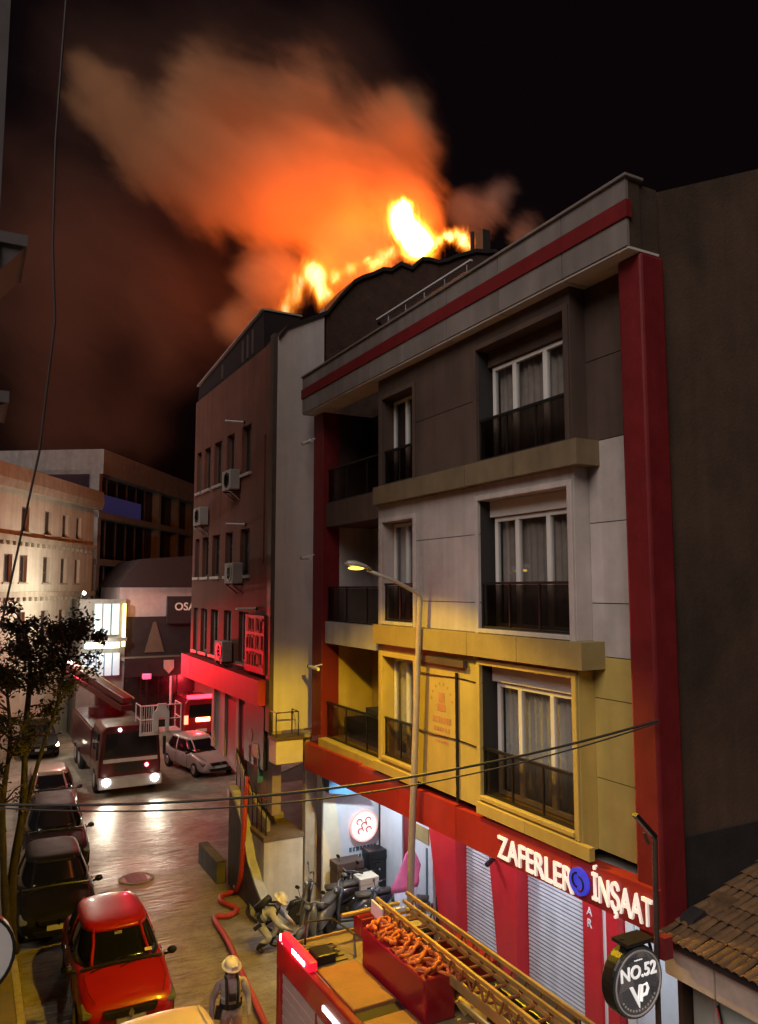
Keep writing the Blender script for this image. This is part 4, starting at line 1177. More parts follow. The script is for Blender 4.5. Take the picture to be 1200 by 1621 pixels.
MB().bar(P0 - dr * 0.05 - lat * 0.06 + upv * 0.12, P0 + dr * 0.35 - lat * 0.06 + upv * 0.10, 0.03, 0.20).build('ladder_end_plate', 'white_plastic', ft)
MB().bar(P0 - dr * 0.02 + lat * 0.02, P0 - dr * 0.02 + lat * 0.5, 0.05, 0.06).build('ladder_tip', 'white_plastic', ft)
for (x0, x1, y0, y1, z1, mt) in ((5.9, 6.15, 7.7, 8.2, 2.95, 'black_plastic'), (6.3, 6.75, 10.6, 11.1, 2.9, 'alu'), (6.5, 6.9, 9.2, 10.2, 3.0, 'fire_red'), (6.45, 6.9, 7.6, 8.8, 2.95, 'black_plastic'), (4.75, 5.05, 10.75, 11.1, 2.86, 'black_plastic')):
    B('locker', mt, ft, x0, x1, y0, y1, 2.722, z1, 0.02)
MB().tube([(5.95, 10.6, 2.80), (6.0, 10.2, 2.92), (5.9, 9.9, 2.80), (6.05, 9.5, 2.95)], 0.03, 6).build('cable_bundle', 'black_rubber', ft, smooth=True)
for k in range(6):
    B('deck_rib', 'rail_metal', ft, X0 + 0.2, 5.25, 10.62 + k * 0.14, 10.635 + k * 0.14, 2.722, 2.732)
MB().lathe([(0.13, 0), (0.13, 0.05), (0.09, 0.05), (0.09, 0)], (5.05, 11.0, 2.725), 'Z', 16).build('filler_cap', 'rail_metal', ft)
B('ladder_rest', 'black_plastic', ft, 5.85, 6.4, 10.2, 10.3, 2.722, 3.12)
for y in (2.4, 6.2, 9.6):
    for x in (X0 + 0.14, X1 - 0.14):
        MB().lathe([(0.3, -0.14), (0.47, -0.14), (0.5, -0.08), (0.5, 0.08), (0.47, 0.14), (0.3, 0.14)], (x, y, 0.5), 'X', 20).build('wheel', 'black_rubber', ft, smooth=True)

# ------------------------------------------------------------------ distant platform fire truck facing the camera
pt = thing('platform_fire_truck', 'distant red fire truck with headlights on and a pale rescue cage above its cab', 'fire truck', (6.1, 33.6, 0), D + 0.0)
# local: x forward (towards the camera), y to the right-hand side seen from the driver
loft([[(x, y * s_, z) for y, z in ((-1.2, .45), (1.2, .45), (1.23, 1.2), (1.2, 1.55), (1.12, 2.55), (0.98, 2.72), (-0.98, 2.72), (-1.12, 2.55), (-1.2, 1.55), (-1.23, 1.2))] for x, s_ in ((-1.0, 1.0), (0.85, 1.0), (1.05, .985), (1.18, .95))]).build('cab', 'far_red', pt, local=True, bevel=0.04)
MB().prism([(-1.02, 1.55), (1.02, 1.55), (0.95, 2.45), (-0.95, 2.45)], 'X', 1.16, 1.20).build('windscreen', 'car_glass', pt, local=True)
MB().box(1.165, 1.205, -0.62, 0.62, 0.95, 1.25).build('grille', 'black_plastic', pt, local=True)
MB().box(1.17, 1.21, -1.05, 1.05, 1.32, 1.46).build('front_stripe', 'frame_grey', pt, local=True)
MB().prism([(-1.22, .35), (1.22, .35), (1.22, .78), (-1.22, .78)], 'X', 1.12, 1.36).build('bumper', 'alu', pt, local=True, bevel=0.03)
for sd in (-1, 1):
    MB().lathe([(0.15, 0), (0.15, 0.04), (0.11, 0.06), (0, 0.06)], (1.36, sd * 0.93, 0.63), 'X', 16).build('headlight', 'headlamp_lit', pt, local=True)
    MB().box(1.2, 1.32, sd * 1.30 - 0.05, sd * 1.30 + 0.05, 1.5, 2.2).build('mirror', 'black_plastic', pt, local=True)
    MB().box(-0.6, 0.7, sd * 1.18 - .02, sd * 1.18 + .02, 1.65, 2.4).build('side_window', 'car_glass', pt, local=True)
    for x in (0.1, -4.6, -5.9):
        wheel(pt, x, sd * 1.08, 0.5, 0.28)
MB().sph((1.25, 0.62, 1.14), 0.08, 10, 6).build('grille_beacon', glow('beacon_hot', (1.0, 0.10, 0.12), 14.0), pt, local=True)
MB().box(-7.5, -1.1, -1.22, 1.22, 0.7, 2.3).build('body', 'far_red', pt, local=True, bevel=0.04)
MB().box(-7.4, -1.2, -1.15, 1.15, 2.302, 2.36).build('deck', 'far_red', pt, local=True)
MB().lathe([(0.85, 0), (0.85, .35), (0.6, .45), (0.6, 1.1), (0, 1.1)], (-4.8, 0.0, 2.37), 'Z', 20).build('turntable', 'far_red', pt, local=True)
# boom folded forwards over the cab, from the turntable towards the cage
for k, (dz, w_, mt) in enumerate(((0, 0.52, 'far_red'), (0.30, 0.40, 'far_red'))):
    MB().bar((-5.2, -1.75 + 0.1 * k, 4.35 + dz), (0.1, 0.0, 3.25 + dz), w_, 0.26).build('boom', mt, pt, local=True, bevel=0.03)
MB().bar((-5.2, -1.35, 4.72), (0.0, 0.28, 3.62), 0.05, 0.06).build('boom_edge', 'ladder_gold', pt, local=True)
MB().bar((-5.2, -1.85, 4.72), (0.0, -0.18, 3.62), 0.05, 0.06).build('boom_edge', 'ladder_gold', pt, local=True)
MB().bar((-4.8, -0.2, 3.4), (-5.2, -1.7, 4.4), 0.4, 0.4).build('boom_post', 'far_red', pt, local=True)
# cage
cg = MB().box(0.25, 1.3, 0.30, 1.98, 2.28, 2.40).build('cage', 'cage_white', pt, local=True)
m = MB()
for (x, y) in ((0.28, 0.33), (1.27, 0.33), (0.28, 1.95), (1.27, 1.95), (1.27, 0.82), (1.27, 1.42)):
    m.cyl((x, y, 2.4), (x, y, 3.45), 0.03, n=8)
for z in (2.9, 3.45):
    m.tube([(0.28, 0.33, z), (1.27, 0.33, z), (1.27, 1.95, z), (0.28, 1.95, z)], 0.03, 6)
for k in range(5):
    m.cyl((1.27, 0.38 + k * 0.09, 2.4), (1.27, 0.38 + k * 0.09, 3.42), 0.013, n=6)
m.build('cage_rail', 'cage_white', cg, local=True)
MB().prism([(0.85, 2.41), (1.02, 2.41), (1.02, 2.95), (1.3, 2.95), (1.3, 2.41), (1.45, 2.41), (1.45, 3.2), (1.35, 3.32), (1.32, 3.52), (0.98, 3.52), (0.95, 3.32), (0.85, 3.2)], 'X', 1.30, 1.36).build('cage_gate', 'cage_white', cg, local=True)
MB().cyl((0.8, 1.62, 3.4), (0.8, 1.62, 4.55), 0.06, n=8).build('cage_post', 'cage_white', cg, local=True)
MB().box(0.72, 0.95, 0.45, 0.75, 4.5, 4.68).build('roof_beacon', 'beacon_red', pt, local=True)
MB().cyl((0.83, 0.6, 2.7), (0.83, 0.6, 4.5), 0.035, n=8).build('beacon_mast', 'rail_metal', pt, local=True)
MB().sph((-4.9, -1.75, 4.78), 0.14, 10, 6).build('boom_beacon', 'beacon_white', pt, local=True)
MB().sph((1.22, -0.45, 2.58), 0.07, 10, 6).build('cab_lamp', 'beacon_white', pt, local=True)

# red van with tail lights on, beyond
rv = thing('emergency_van', 'red emergency van with glowing tail lights at the far right of the street', 'van', (11.6, 44.6, 0), pi / 2)
loft([[(x, y * s_, z) for y, z in ((-.95, .35), (.95, .35), (1.0, 1.1), (.92, 2.0), (.75, 2.2), (-.75, 2.2), (-.92, 2.0), (-1.0, 1.1))] for x, s_ in ((-2.5, .96), (-2.4, 1), (1.2, 1), (2.4, .9))]).build('body', 'fire_red', rv, local=True, bevel=0.04)
MB().prism([(-.72, 1.25), (.72, 1.25), (.66, 1.9), (-.66, 1.9)], 'X', -2.53, -2.50).build('rear_window', 'car_glass', rv, local=True)
for sd in (-1, 1):
    MB().box(-2.55, -2.48, sd * .84 - .1, sd * .84 + .1, .9, 1.35).build('tail_light', 'tail_red', rv, local=True)
    for x in (-1.5, 1.5): wheel(rv, x, sd * .88, .34)
MB().box(-2.3, -2.0, -.7, .7, 2.2, 2.36).build('light_bar', 'beacon_red', rv, local=True)
MB().box(-2.56, -2.5, -.45, .3, 1.0, 1.2).build('rear_lamp', glow('tail_amber', (1.0, 0.45, 0.15), 12.0), rv, local=True)
MB().box(-2.54, -2.5, -.3, .3, .45, .6).build('number_plate', 'plate_white', rv, local=True)
# ------------------------------------------------------------------ street lamp, poles, cables
M('pole_grey', (0.46, 0.42, 0.36), 0.5, metal=0.2, var=0.12, streak=0.2)
M('cable_black', (0.012, 0.011, 0.011), 0.6)
M('cable_brown', (0.03, 0.02, 0.018), 0.7)
M('pole_rust', (0.07, 0.045, 0.038), 0.6, var=0.3)
glow('lamp_yellow', (1.0, 0.64, 0.08), 3.0)
la = thing('street_lamp', 'tall grey street lamp with a lit yellow lantern in front of the apartment block', 'street lamp', (7.75, 13.25, 0.11))
MB().tube([(7.75, 13.28, 0.11), (7.75, 13.15, 3.0), (7.77, 12.95, 6.0), (7.78, 12.82, 8.0), (7.72, 12.8, 8.11), (7.2, 12.8, 8.34), (6.62, 12.8, 8.54)], [0.075, 0.07, 0.06, 0.05, 0.045, 0.035, 0.032], 12).build('pole', 'pole_grey', la, smooth=True)
MB().lathe([(0.14, 0), (0.14, 0.5), (0.09, 0.55)], (7.75, 13.28, 0.11), 'Z', 12).build('base', 'pole_grey', la)
loft([[(6.68 - 0.52 * t, 12.8 + w_ * y, 8.545 + 0.10 * t + h * z) for y, z in ((-1, 0), (-.7, .8), (0, 1), (.7, .8), (1, 0))] for t, w_, h in ((0, .05, .05), (.25, .10, .09), (.6, .13, .11), (.9, .10, .08), (1, .04, .03))]).build('lantern', 'pole_grey', la, smooth=True)
MB().sph((6.38, 12.8, 8.575), (0.17, 0.10, 0.035), 12, 6).build('lamp_glass', 'lamp_yellow', la, smooth=True)
p2 = thing('lamp_post', 'dark rusty post with an unlit bent floodlight arm beside the round black sign', 'post', (7.55, 6.98, 0.11))
MB().tube([(7.52, 6.98, 0.11), (7.54, 6.98, 3.5), (7.60, 7.0, 5.12), (7.58, 7.0, 5.2)], 0.034, 8).build('post', 'pole_rust', p2, smooth=True)
MB().bar((7.60, 7.0, 5.16), (7.30, 7.02, 5.46), 0.08, 0.05).build('floodlight', 'black_plastic', p2)
MB().bar((7.47, 6.98, 5.1), (7.40, 6.98, 5.24), 0.03, 0.03).build('clamp', 'pole_rust', p2)
B('meter_box', 'dark_red', p2, 7.58, 7.74, 6.90, 7.02, 3.75, 4.0)
# round black sign on the post
ns = thing('hanging_sign', 'round black sign lettered NO.52 hung from the dark post', 'sign', (7.06, 6.92, 3.66))
MB().lathe([(0.39, -0.09), (0.40, -0.07), (0.40, 0.07), (0.39, 0.09)], (0, 0, 0), 'Y', 36).build('drum', 'black_plastic', ns, local=True, smooth=False)
MB().lathe([(0.385, 0), (0.385, -0.014), (0.0, -0.014)], (0, -0.09, 0), 'Y', 36).build('face', M('sign_face', (0.022, 0.022, 0.024), 0.4, emit=(0.3, 0.3, 0.33), estr=0.05), ns, local=True)
MB().lathe([(0.36, 0), (0.36, -0.01), (0.345, -0.01), (0.345, 0)], (0, -0.104, 0), 'Y', 36).build('ring', 'pale_print', ns, local=True)
glow('sign_letters', (1.0, 0.97, 0.93), 0.55)
def face_text(txt, x, z, size, off=0.0, name='lettering'):
    me = text_mesh(txt, size, 0.006, 'sign_letters', off, 'CENTER')
    me.transform(Matrix(((1, 0, 0), (0, 0, -1), (0, 1, 0))).to_4x4())
    return put(name, me, ns, (x, -0.112, z))
face_text('NO.52', 0, 0.06, 0.205, 0.004)
mv = MB().prism([(-0.15, -0.02), (-0.10, -0.02), (0.0, -0.2), (0.0, -0.27)], 'Y', -0.12, -0.105)
mv.prism([(0.0, -0.27), (0.0, -0.2), (0.035, -0.02), (0.0, -0.02), (-0.03, -0.2)], 'Y', -0.1205, -0.1045)
mv.build('letter_v', 'sign_letters', ns, local=True)
MB().tube([(0.03, -0.112, -0.2), (0.045, -0.112, -0.03), (0.12, -0.112, -0.03), (0.14, -0.112, -0.08), (0.11, -0.112, -0.14), (0.05, -0.112, -0.14)], 0.018, 6).build('letter_p', 'sign_letters', ns, local=True)
face_text('~~~', 0, 0.235, 0.07)
m = MB()
for k in range(13):
    t = radians(215 + k * 9.2)
    m.box(0.30 * cos(t) - 0.009, 0.30 * cos(t) + 0.009, -0.112, -0.105, 0.30 * sin(t) - 0.010, 0.30 * sin(t) + 0.010)
struct(m.build('rim_lettering', 'pale_print', ns, local=True), 'stuff')
MB().tube([(0.40, 0, 0.02), (0.28, 0, 0.42), (-0.18, 0, 0.46)], 0.022, 6).build('bracket', 'black_plastic', ns, local=True)
B('visor', 'black_plastic', ns, -0.2 + 7.06, 0.22 + 7.06, 6.77, 7.02, 3.66 + 0.43, 3.66 + 0.47)
# two cables across the street
for k, (dz, lb_) in enumerate(((0.0, 'thicker black cable sagging across the street from the red strip'), (-0.09, 'thinner black cable just below the other one across the street'))):
    pts = []
    for i in range(25):
        t = i / 24
        pts.append((7.95 + (0.15 - 7.95) * t, 7.2 + (10.3 - 7.2) * t, 6.5 * (1 - t) + 5.72 * t - (1.35 if k == 0 else 1.5) * t * (1 - t) + dz * 4 * t * (1 - t) * 0.5 + (dz if k else 0) * 0.3))
    tag(MB().tube(pts, 0.016 if k == 0 else 0.010, 6).build('overhead_cable', 'cable_black'), lb_, 'cable', 'cables across the street')
hc = [(0.55, 9.4, 17.5), (0.74, 9.4, 15.8), (0.68, 9.4, 13.5), (0.70, 9.4, 12.2), (0.76, 9.4, 11.3), (0.66, 9.5, 9.75), (0.38, 9.7, 7.9), (0.16, 10.0, 7.0)]
tag(MB().tube(hc, 0.014, 6).build('hanging_cable', 'cable_brown'), 'thin brown cable hanging down near the left edge of the picture', 'cable')
wd_ = thing('white_disc_sign', 'white round sign with black rim cut by the left edge of the picture', 'sign', (0.18, 9.0, 4.55))
MB().lathe([(0.40, 0), (0.40, -0.06), (0.0, -0.06)], (0.18, 9.0, 4.56), 'Y', 32).build('face', 'white_plastic', wd_)
MB().lathe([(0.401, 0.02), (0.43, 0.02), (0.43, -0.08), (0.401, -0.08)], (0.18, 9.0, 4.56), 'Y', 32, True).build('rim', 'black_plastic', wd_)
MB().bar((0.18, 9.04, 4.56), (0.14, 10.0, 4.6), 0.04, 0.04).build('bracket', 'rail_metal', wd_)

# ------------------------------------------------------------------ fire hose on the street
hp = [(7.10, 20.9, 3.0), (6.84, 20.35, 2.35), (6.74, 20.15, 1.5), (6.72, 20.25, 0.6), (6.75, 20.7, 0.12), (6.9, 21.2, 0.10), (7.05, 21.0, 0.10), (6.65, 20.75, 0.09), (6.35, 20.65, 0.09), (6.22, 20.3, 0.09), (6.35, 19.95, 0.09), (6.42, 19.6, 0.09), (6.15, 19.35, 0.09), (5.85, 19.45, 0.09), (5.74, 19.15, 0.09), (5.72, 18.4, 0.09), (5.66, 17.6, 0.09), (5.5, 16.3, 0.09), (5.4, 15.3, 0.09), (5.28, 14.2, 0.09), (5.15, 12.8, 0.09), (5.1, 11.6, 0.12)]
hs = tag(MB().tube(smooth(hp), 0.068, 10).build('fire_hose', 'hose_red', smooth=True), 'red fire hose snaking down the road beside the standing firefighter', 'hose')
hp2 = [(6.95, 20.9, 0.1), (6.95, 20.1, 0.08), (6.6, 19.3, 0.07), (6.75, 18.3, 0.07), (6.95, 17.4, 0.15), (7.1, 17.0, 0.4)]
tag(MB().tube(smooth(hp2), 0.035, 8).build('thin_hose', 'black_rubber', smooth=True), 'thin dark hose on the ground by the crouching firefighter', 'hose')

# ------------------------------------------------------------------ the small tree on the left pavement
M('bark', (0.045, 0.036, 0.028), 0.9, var=0.35, scale=8, bump=0.8, bscale=25)
M('leaf', (0.042, 0.034, 0.018), 0.7, var=0.5, scale=3)
tr = thing('street_tree', 'dark leafy street tree on the left pavement beside the parked cars', 'tree', (1.5, 19.6, 0.12))
m = MB()
random.seed(3)
tips = []
stems = [[(1.28, 19.6, 0.12), (1.22, 19.6, 1.6), (1.36, 19.6, 3.3), (1.30, 19.6, 4.9), (1.38, 19.6, 6.3), (1.20, 19.6, 7.3)],
         [(1.20, 19.5, 0.12), (1.02, 19.5, 1.8), (0.92, 19.5, 3.4), (1.02, 19.6, 4.8), (0.86, 19.6, 6.2)],
         [(1.33, 19.7, 2.6), (1.62, 19.6, 4.2), (1.95, 19.5, 5.5), (2.12, 19.45, 6.6), (2.28, 19.4, 7.3)],
         [(1.0, 19.5, 2.8), (0.80, 19.4, 4.0), (0.74, 19.4, 5.2)]]
for si, st0 in enumerate(stems):
    pts = smooth([(x + random.gauss(0, .02), y + random.gauss(0, .02), z) for x, y, z in st0], 5)
    n_ = len(pts); r0 = (0.12, 0.10, 0.055, 0.05)[si]
    m.tube(pts, [r0 * (1 - 0.75 * i / (n_ - 1)) * random.uniform(.9, 1.12) for i in range(n_)], 9)
    for i in range(n_ // 2, n_):
        for _ in range(2):
            a = random.uniform(0, 2 * pi); L_ = random.uniform(0.25, 0.75)
            q = pts[i] + Vector((cos(a) * L_, sin(a) * L_, L_ * random.uniform(-0.2, 1.0)))
            m.tube([pts[i], (pts[i] + q) / 2 + Vector((0, 0, random.uniform(-.03, .1))), q], [0.026, 0.017, 0.007], 5)
            tips += [q] if random.random() < (0.45 if pts[i].z < 5.6 else 0.95) else []
m.build('trunk', 'bark', tr, smooth=True)
m = MB()
for t_ in tips:
    R_ = random.uniform(0.20, 0.42)
    for _ in range(int(random.uniform(110, 240))):
        d = Vector((random.gauss(0, 1), random.gauss(0, 1), random.gauss(0, .8))).normalized() * (random.random() ** 0.6) * R_ - Vector((0, 0, random.random() * 0.14))
        c_ = t_ + d
        s_ = random.uniform(0.025, 0.085)
        ax = Vector((random.gauss(0, 1), random.gauss(0, 1), random.gauss(-.5, .6))).normalized()
        b_ = ax.cross(Vector((random.gauss(0, 1), random.gauss(0, 1), random.gauss(0, 1)))).normalized() * s_ * 0.42
        m.add([c_ - ax * s_, c_ + b_, c_ + ax * s_, c_ - b_], [(0, 1, 2, 3)])
struct(m.build('crown', 'leaf', tr), 'stuff')

# ------------------------------------------------------------------ scooters and delivery boxes under the overhang
M('scoot_black', (0.018, 0.018, 0.022), 0.28, var=0.15, coat=0.6)
M('scoot_blue', (0.03, 0.04, 0.075), 0.3, var=0.15, coat=0.6)
M('scoot_grey', (0.10, 0.105, 0.12), 0.35, var=0.15, coat=0.5)
M('seat_vinyl', (0.05, 0.043, 0.038), 0.6, var=0.2)
def scooter(label, loc, rz, paint, box=None):
    s = thing('motor_scooter', label, 'scooter', loc, rz, 'scooters under the overhang')
    for x in (0.62, -0.60):
        w_ = MB().lathe([(0.15, -0.05), (0.22, -0.055), (0.25, -0.02), (0.25, 0.02), (0.22, 0.055), (0.15, 0.05)], (x, 0, 0.25), 'Y', 20).build('wheel', 'black_rubber', s, smooth=True, local=True)
        MB().lathe([(0.149, -0.03), (0.149, 0.03), (0.05, 0.05), (0, 0.05)], (x, 0, 0.25), 'Y', 16).build('rim', 'alu', w_, local=True)
    # rear body, floor, leg shield, front fender
    loft([[(x, y * w_, z0 + (z1 - z0) * t) for y, t in ((-.6, 0), (.6, 0), (1, .35), (.9, .8), (.5, 1), (-.5, 1), (-.9, .8), (-1, .35))] for x, w_, z0, z1 in ((-0.98, .05, .66, .78), (-0.8, .13, .48, .80), (-0.4, .18, .32, .78), (-0.05, .17, .26, .70), (0.05, .15, .24, .40))]).build('body', paint, s, smooth=True, sub=1, local=True)
    MB().box(0.0, 0.36, -.16, .16, .24, .31).build('floorboard', 'black_plastic', s, local=True, bevel=0.02)
    loft([[(x, y * w_, z) for y in (-1, -.5, .5, 1)] + [(x - 0.07, y * w_, z) for y in (1, -1)] for x, w_, z in ((0.40, .17, .26), (0.44, .21, .5), (0.40, .20, .78), (0.34, .13, .98))]).build('leg_shield', paint, s, smooth=True, local=True)
    MB().tube([(0.9, 0, .36), (0.78, 0, .5), (0.60, 0, .54), (0.42, 0, .45)], [0.03, .075, .085, .06], 8).build('front_fender', paint, s, smooth=True, local=True)
    m = MB()
    for sd in (-1, 1): m.cyl((0.62, sd * .075, .25), (0.42, sd * .06, .85), 0.022, n=8)
    m.build('fork', 'steel', s, local=True)
    MB().tube([(0.26, -.36, 1.03), (0.33, -.2, 1.05), (0.37, 0, 1.0), (0.33, .2, 1.05), (0.26, .36, 1.03)], 0.018, 8).build('handlebar', 'steel', s, local=True)
    MB().sph((0.43, 0, .93), (.05, .085, .06), 12, 8).build('headlight', 'lens', s, smooth=True, local=True)
    for sd in (-1, 1):
        MB().tube([(0.30, sd * .26, 1.04), (0.32, sd * .32, 1.25)], 0.008, 5).sph((0.32, sd * .34, 1.28), (.02, .07, .045), 10, 6).build('mirror', 'black_plastic', s, local=True)
        MB().cyl((0.27, sd * .34, 1.03), (0.22, sd * .44, 1.02), 0.024, n=8).build('grip', 'black_rubber', s, local=True)
    loft([[(x, y * w_, z + h) for y, h in ((-.9, 0), (.9, 0), (1, .04), (.7, .085), (-.7, .085), (-1, .04))] for x, w_, z in ((-0.92, .10, .80), (-0.6, .15, .79), (-0.35, .16, .75), (-0.05, .12, .74))]).build('seat', 'seat_vinyl', s, smooth=True, local=True)
    MB().cyl((-.35, -.22, .28), (-.95, -.24, .36), 0.05, n=10).build('exhaust', 'steel', s, local=True)
    MB().bar((-1.0, -.06, .68), (-1.0, .06, .68), .05, .08).build('tail_light', 'dark_red', s, local=True)
    return s
scooter('black scooter nearest the concrete column with its side to the street', (8.05, 17.9, 0.11), radians(168), 'scoot_black')
scooter('dark blue scooter in the middle of the row under the overhang', (8.5, 17.15, 0.11), radians(165), 'scoot_blue')
scooter('black scooter against the end wall under the round sign', (9.1, 18.2, 0.11), radians(200), 'scoot_black')
scooter('grey scooter nearest the pink banner', (9.2, 16.6, 0.11), radians(140), 'scoot_grey')
scooter('pale silver scooter beside the crouching firefighter', (7.45, 16.9, 0.11), radians(215), 'scoot_grey')
bxs = [((8.95, 18.45, 0.11), (0.75, 0.45, 1.15), 'taupe', 'tall brown box behind the scooters under the round sign'), ((9.15, 17.75, 0.11), (0.5, 0.4, 0.95), 'cream_board', 'cream yellow delivery box between the scooters'), ((9.75, 18.45, 0.11), (0.5, 0.4, 1.3), 'black_plastic', 'dark box against the pale board wall')]
for (l, d_, mt, lab) in bxs:
    b_ = thing('delivery_box', lab, 'box', l, 0, 'boxes behind the scooters')
    MB().box(-d_[0] / 2, d_[0] / 2, -d_[1] / 2, d_[1] / 2, 0, d_[2] * .82).build('body', mt, b_, bevel=0.02, local=True)
    MB().box(-d_[0] / 2 - .012, d_[0] / 2 + .012, -d_[1] / 2 - .012, d_[1] / 2 + .012, d_[2] * .822, d_[2]).build('lid', mt, b_, bevel=0.02, local=True)
    MB().box(-.08, .08, -d_[1] / 2 - .03, -d_[1] / 2 - .013, d_[2] * .7, d_[2] * .76).build('handle', 'rail_metal', b_, local=True)
# pink and pale blue feather banner by the pole
fb_ = thing('feather_banner', 'pink and pale blue cloth banner standing behind the lamp pole', 'banner', (8.95, 15.6, 0.11))
def cloth(pts, mat, name):
    """pts: outline heights with left/right edges, waved"""
    m = MB(); v = []; K = 8
    for z, a, b in pts:
        for i in range(K + 1):
            t = i / K; x = a + (b - a) * t
            v.append((x, 15.6 + 0.06 * sin(5 * t + z * 2.2), z))
    m.add(v, [(r * (K + 1) + i, r * (K + 1) + i + 1, (r + 1) * (K + 1) + i + 1, (r + 1) * (K + 1) + i) for r in range(len(pts) - 1) for i in range(K)])
    o = m.build(name, mat, fb_, smooth=True)
    sd = o.modifiers.new('thick', 'SOLIDIFY'); sd.thickness = 0.008
M('cloth_pink', (0.75, 0.20, 0.42), 0.8, var=0.15, scale=5)
M('cloth_blue', (0.55, 0.66, 0.85), 0.8, var=0.12, scale=5)
cloth([(1.42, 8.68, 9.40), (1.55, 8.66, 9.44), (1.7, 8.75, 9.42), (1.9, 8.85, 9.46), (2.1, 8.95, 9.36), (2.25, 9.02, 9.28)], 'cloth_pink', 'upper_cloth')
cloth([(0.25, 8.85, 9.3), (0.6, 8.72, 9.36), (1.0, 8.70, 9.38), (1.2, 8.78, 9.36), (1.41, 8.75, 9.38)], 'cloth_blue', 'lower_cloth')
MB().cyl((9.15, 15.64, 0.11), (9.15, 15.64, 2.3), 0.02, n=8).build('staff', 'steel', fb_)
MB().lathe([(0.25, 0), (0.25, .05), (0.03, .08)], (9.15, 15.64, 0.11), 'Z', 16).build('foot', 'black_plastic', fb_)
sc_ = thing('shop_camera', 'small dark security camera on the red shop pillar', 'camera', (9.6, 13.1, 2.75))
MB().cyl((9.70, 13.15, 2.75), (9.45, 13.05, 2.68), 0.05, n=10).build('housing', 'black_plastic', sc_)
MB().bar((9.72, 13.15, 2.82), (9.6, 13.12, 2.76), 0.03, 0.03).build('bracket', 'steel', sc_)

# ------------------------------------------------------------------ firefighters
M('suit', (0.42, 0.40, 0.37), 0.85, var=0.18, scale=9, bump=0.5, bscale=30)
M('suit_grey', (0.46, 0.46, 0.47), 0.85, var=0.2, scale=9, bump=0.5, bscale=30)
M('skin', (0.38, 0.22, 0.16), 0.6, var=0.08)
M('harness', (0.02, 0.024, 0.03), 0.6, var=0.2)
M('reflect', (0.62, 0.64, 0.66), 0.4, var=0.08)
M('helmet', (0.74, 0.71, 0.60), 0.35, var=0.06, coat=0.5)
M('boot', (0.02, 0.019, 0.018), 0.6)
def skin_body(name, par, J, E_, mats, zones):
    """J: joint -> (pos, radius); E_: edges; continuous skin surface, material by zone function"""
    names = list(J)
    me = bpy.data.meshes.new(name)
    me.from_pydata([J[n][0] for n in names], [(names.index(a), names.index(b)) for a, b in E_], [])
    o = bpy.data.objects.new(name, me); C.objects.link(o)
    sk = o.modifiers.new('skin', 'SKIN'); sk.use_smooth_shade = True; sk.branch_smoothing = 0.4
    sv = me.skin_vertices[0].data
    for i, n in enumerate(names):
        r = J[n][1]
        sv[i].radius = r if isinstance(r, tuple) else (r, r)
        sv[i].use_root = (n == 'pelvis')
    sb_ = o.modifiers.new('sub', 'SUBSURF'); sb_.levels = 2; sb_.render_levels = 2
    bpy.context.view_layer.update()
    em_ = bpy.data.meshes.new_from_object(o.evaluated_get(bpy.context.evaluated_depsgraph_get()))
    bpy.data.objects.remove(o)
    em_.materials.clear()
    for mt in mats: em_.materials.append(MATS[mt])
    for p in em_.polygons:
        p.use_smooth = True
        p.material_index = zones(p.center)
    return put(name, em_, par)
def hand(J, E_, wrist, side, pos, down, fwd):
    """five separate curled fingers rooted in the palm"""
    down = Vector(down).normalized(); fwd = Vector(fwd).normalized(); out = down.cross(fwd).normalized()
    palm = Vector(pos) + down * 0.055
    J['palm' + side] = (tuple(palm), (0.036, 0.022)); E_.append((wrist, 'palm' + side))
    for k, (o_, ln) in enumerate(((-.028, .062), (-.010, .072), (.010, .068), (.027, .055))):
        a = palm + fwd * o_ + down * 0.03; b = a + down * ln * .55 + out * 0.006; c_ = b + down * ln * .45 + out * .025
        for n, q, r in (('a', a, .010), ('b', b, .009), ('c', c_, .008)):
            J['f%d%s%s' % (k, n, side)] = (tuple(q), r)
        E_ += [('palm' + side, 'f%da%s' % (k, side)), ('f%da%s' % (k, side), 'f%db%s' % (k, side)), ('f%db%s' % (k, side), 'f%dc%s' % (k, side))]
    a = palm - fwd * 0.035; b = a - fwd * 0.025 + down * .03 + out * .012; c_ = b + down * .03 + out * .012
    for n, q, r in (('a', a, .012), ('b', b, .010), ('c', c_, .009)): J['t%s%s' % (n, side)] = (tuple(q), r)
    E_ += [('palm' + side, 'ta' + side), ('ta' + side, 'tb' + side), ('tb' + side, 'tc' + side)]

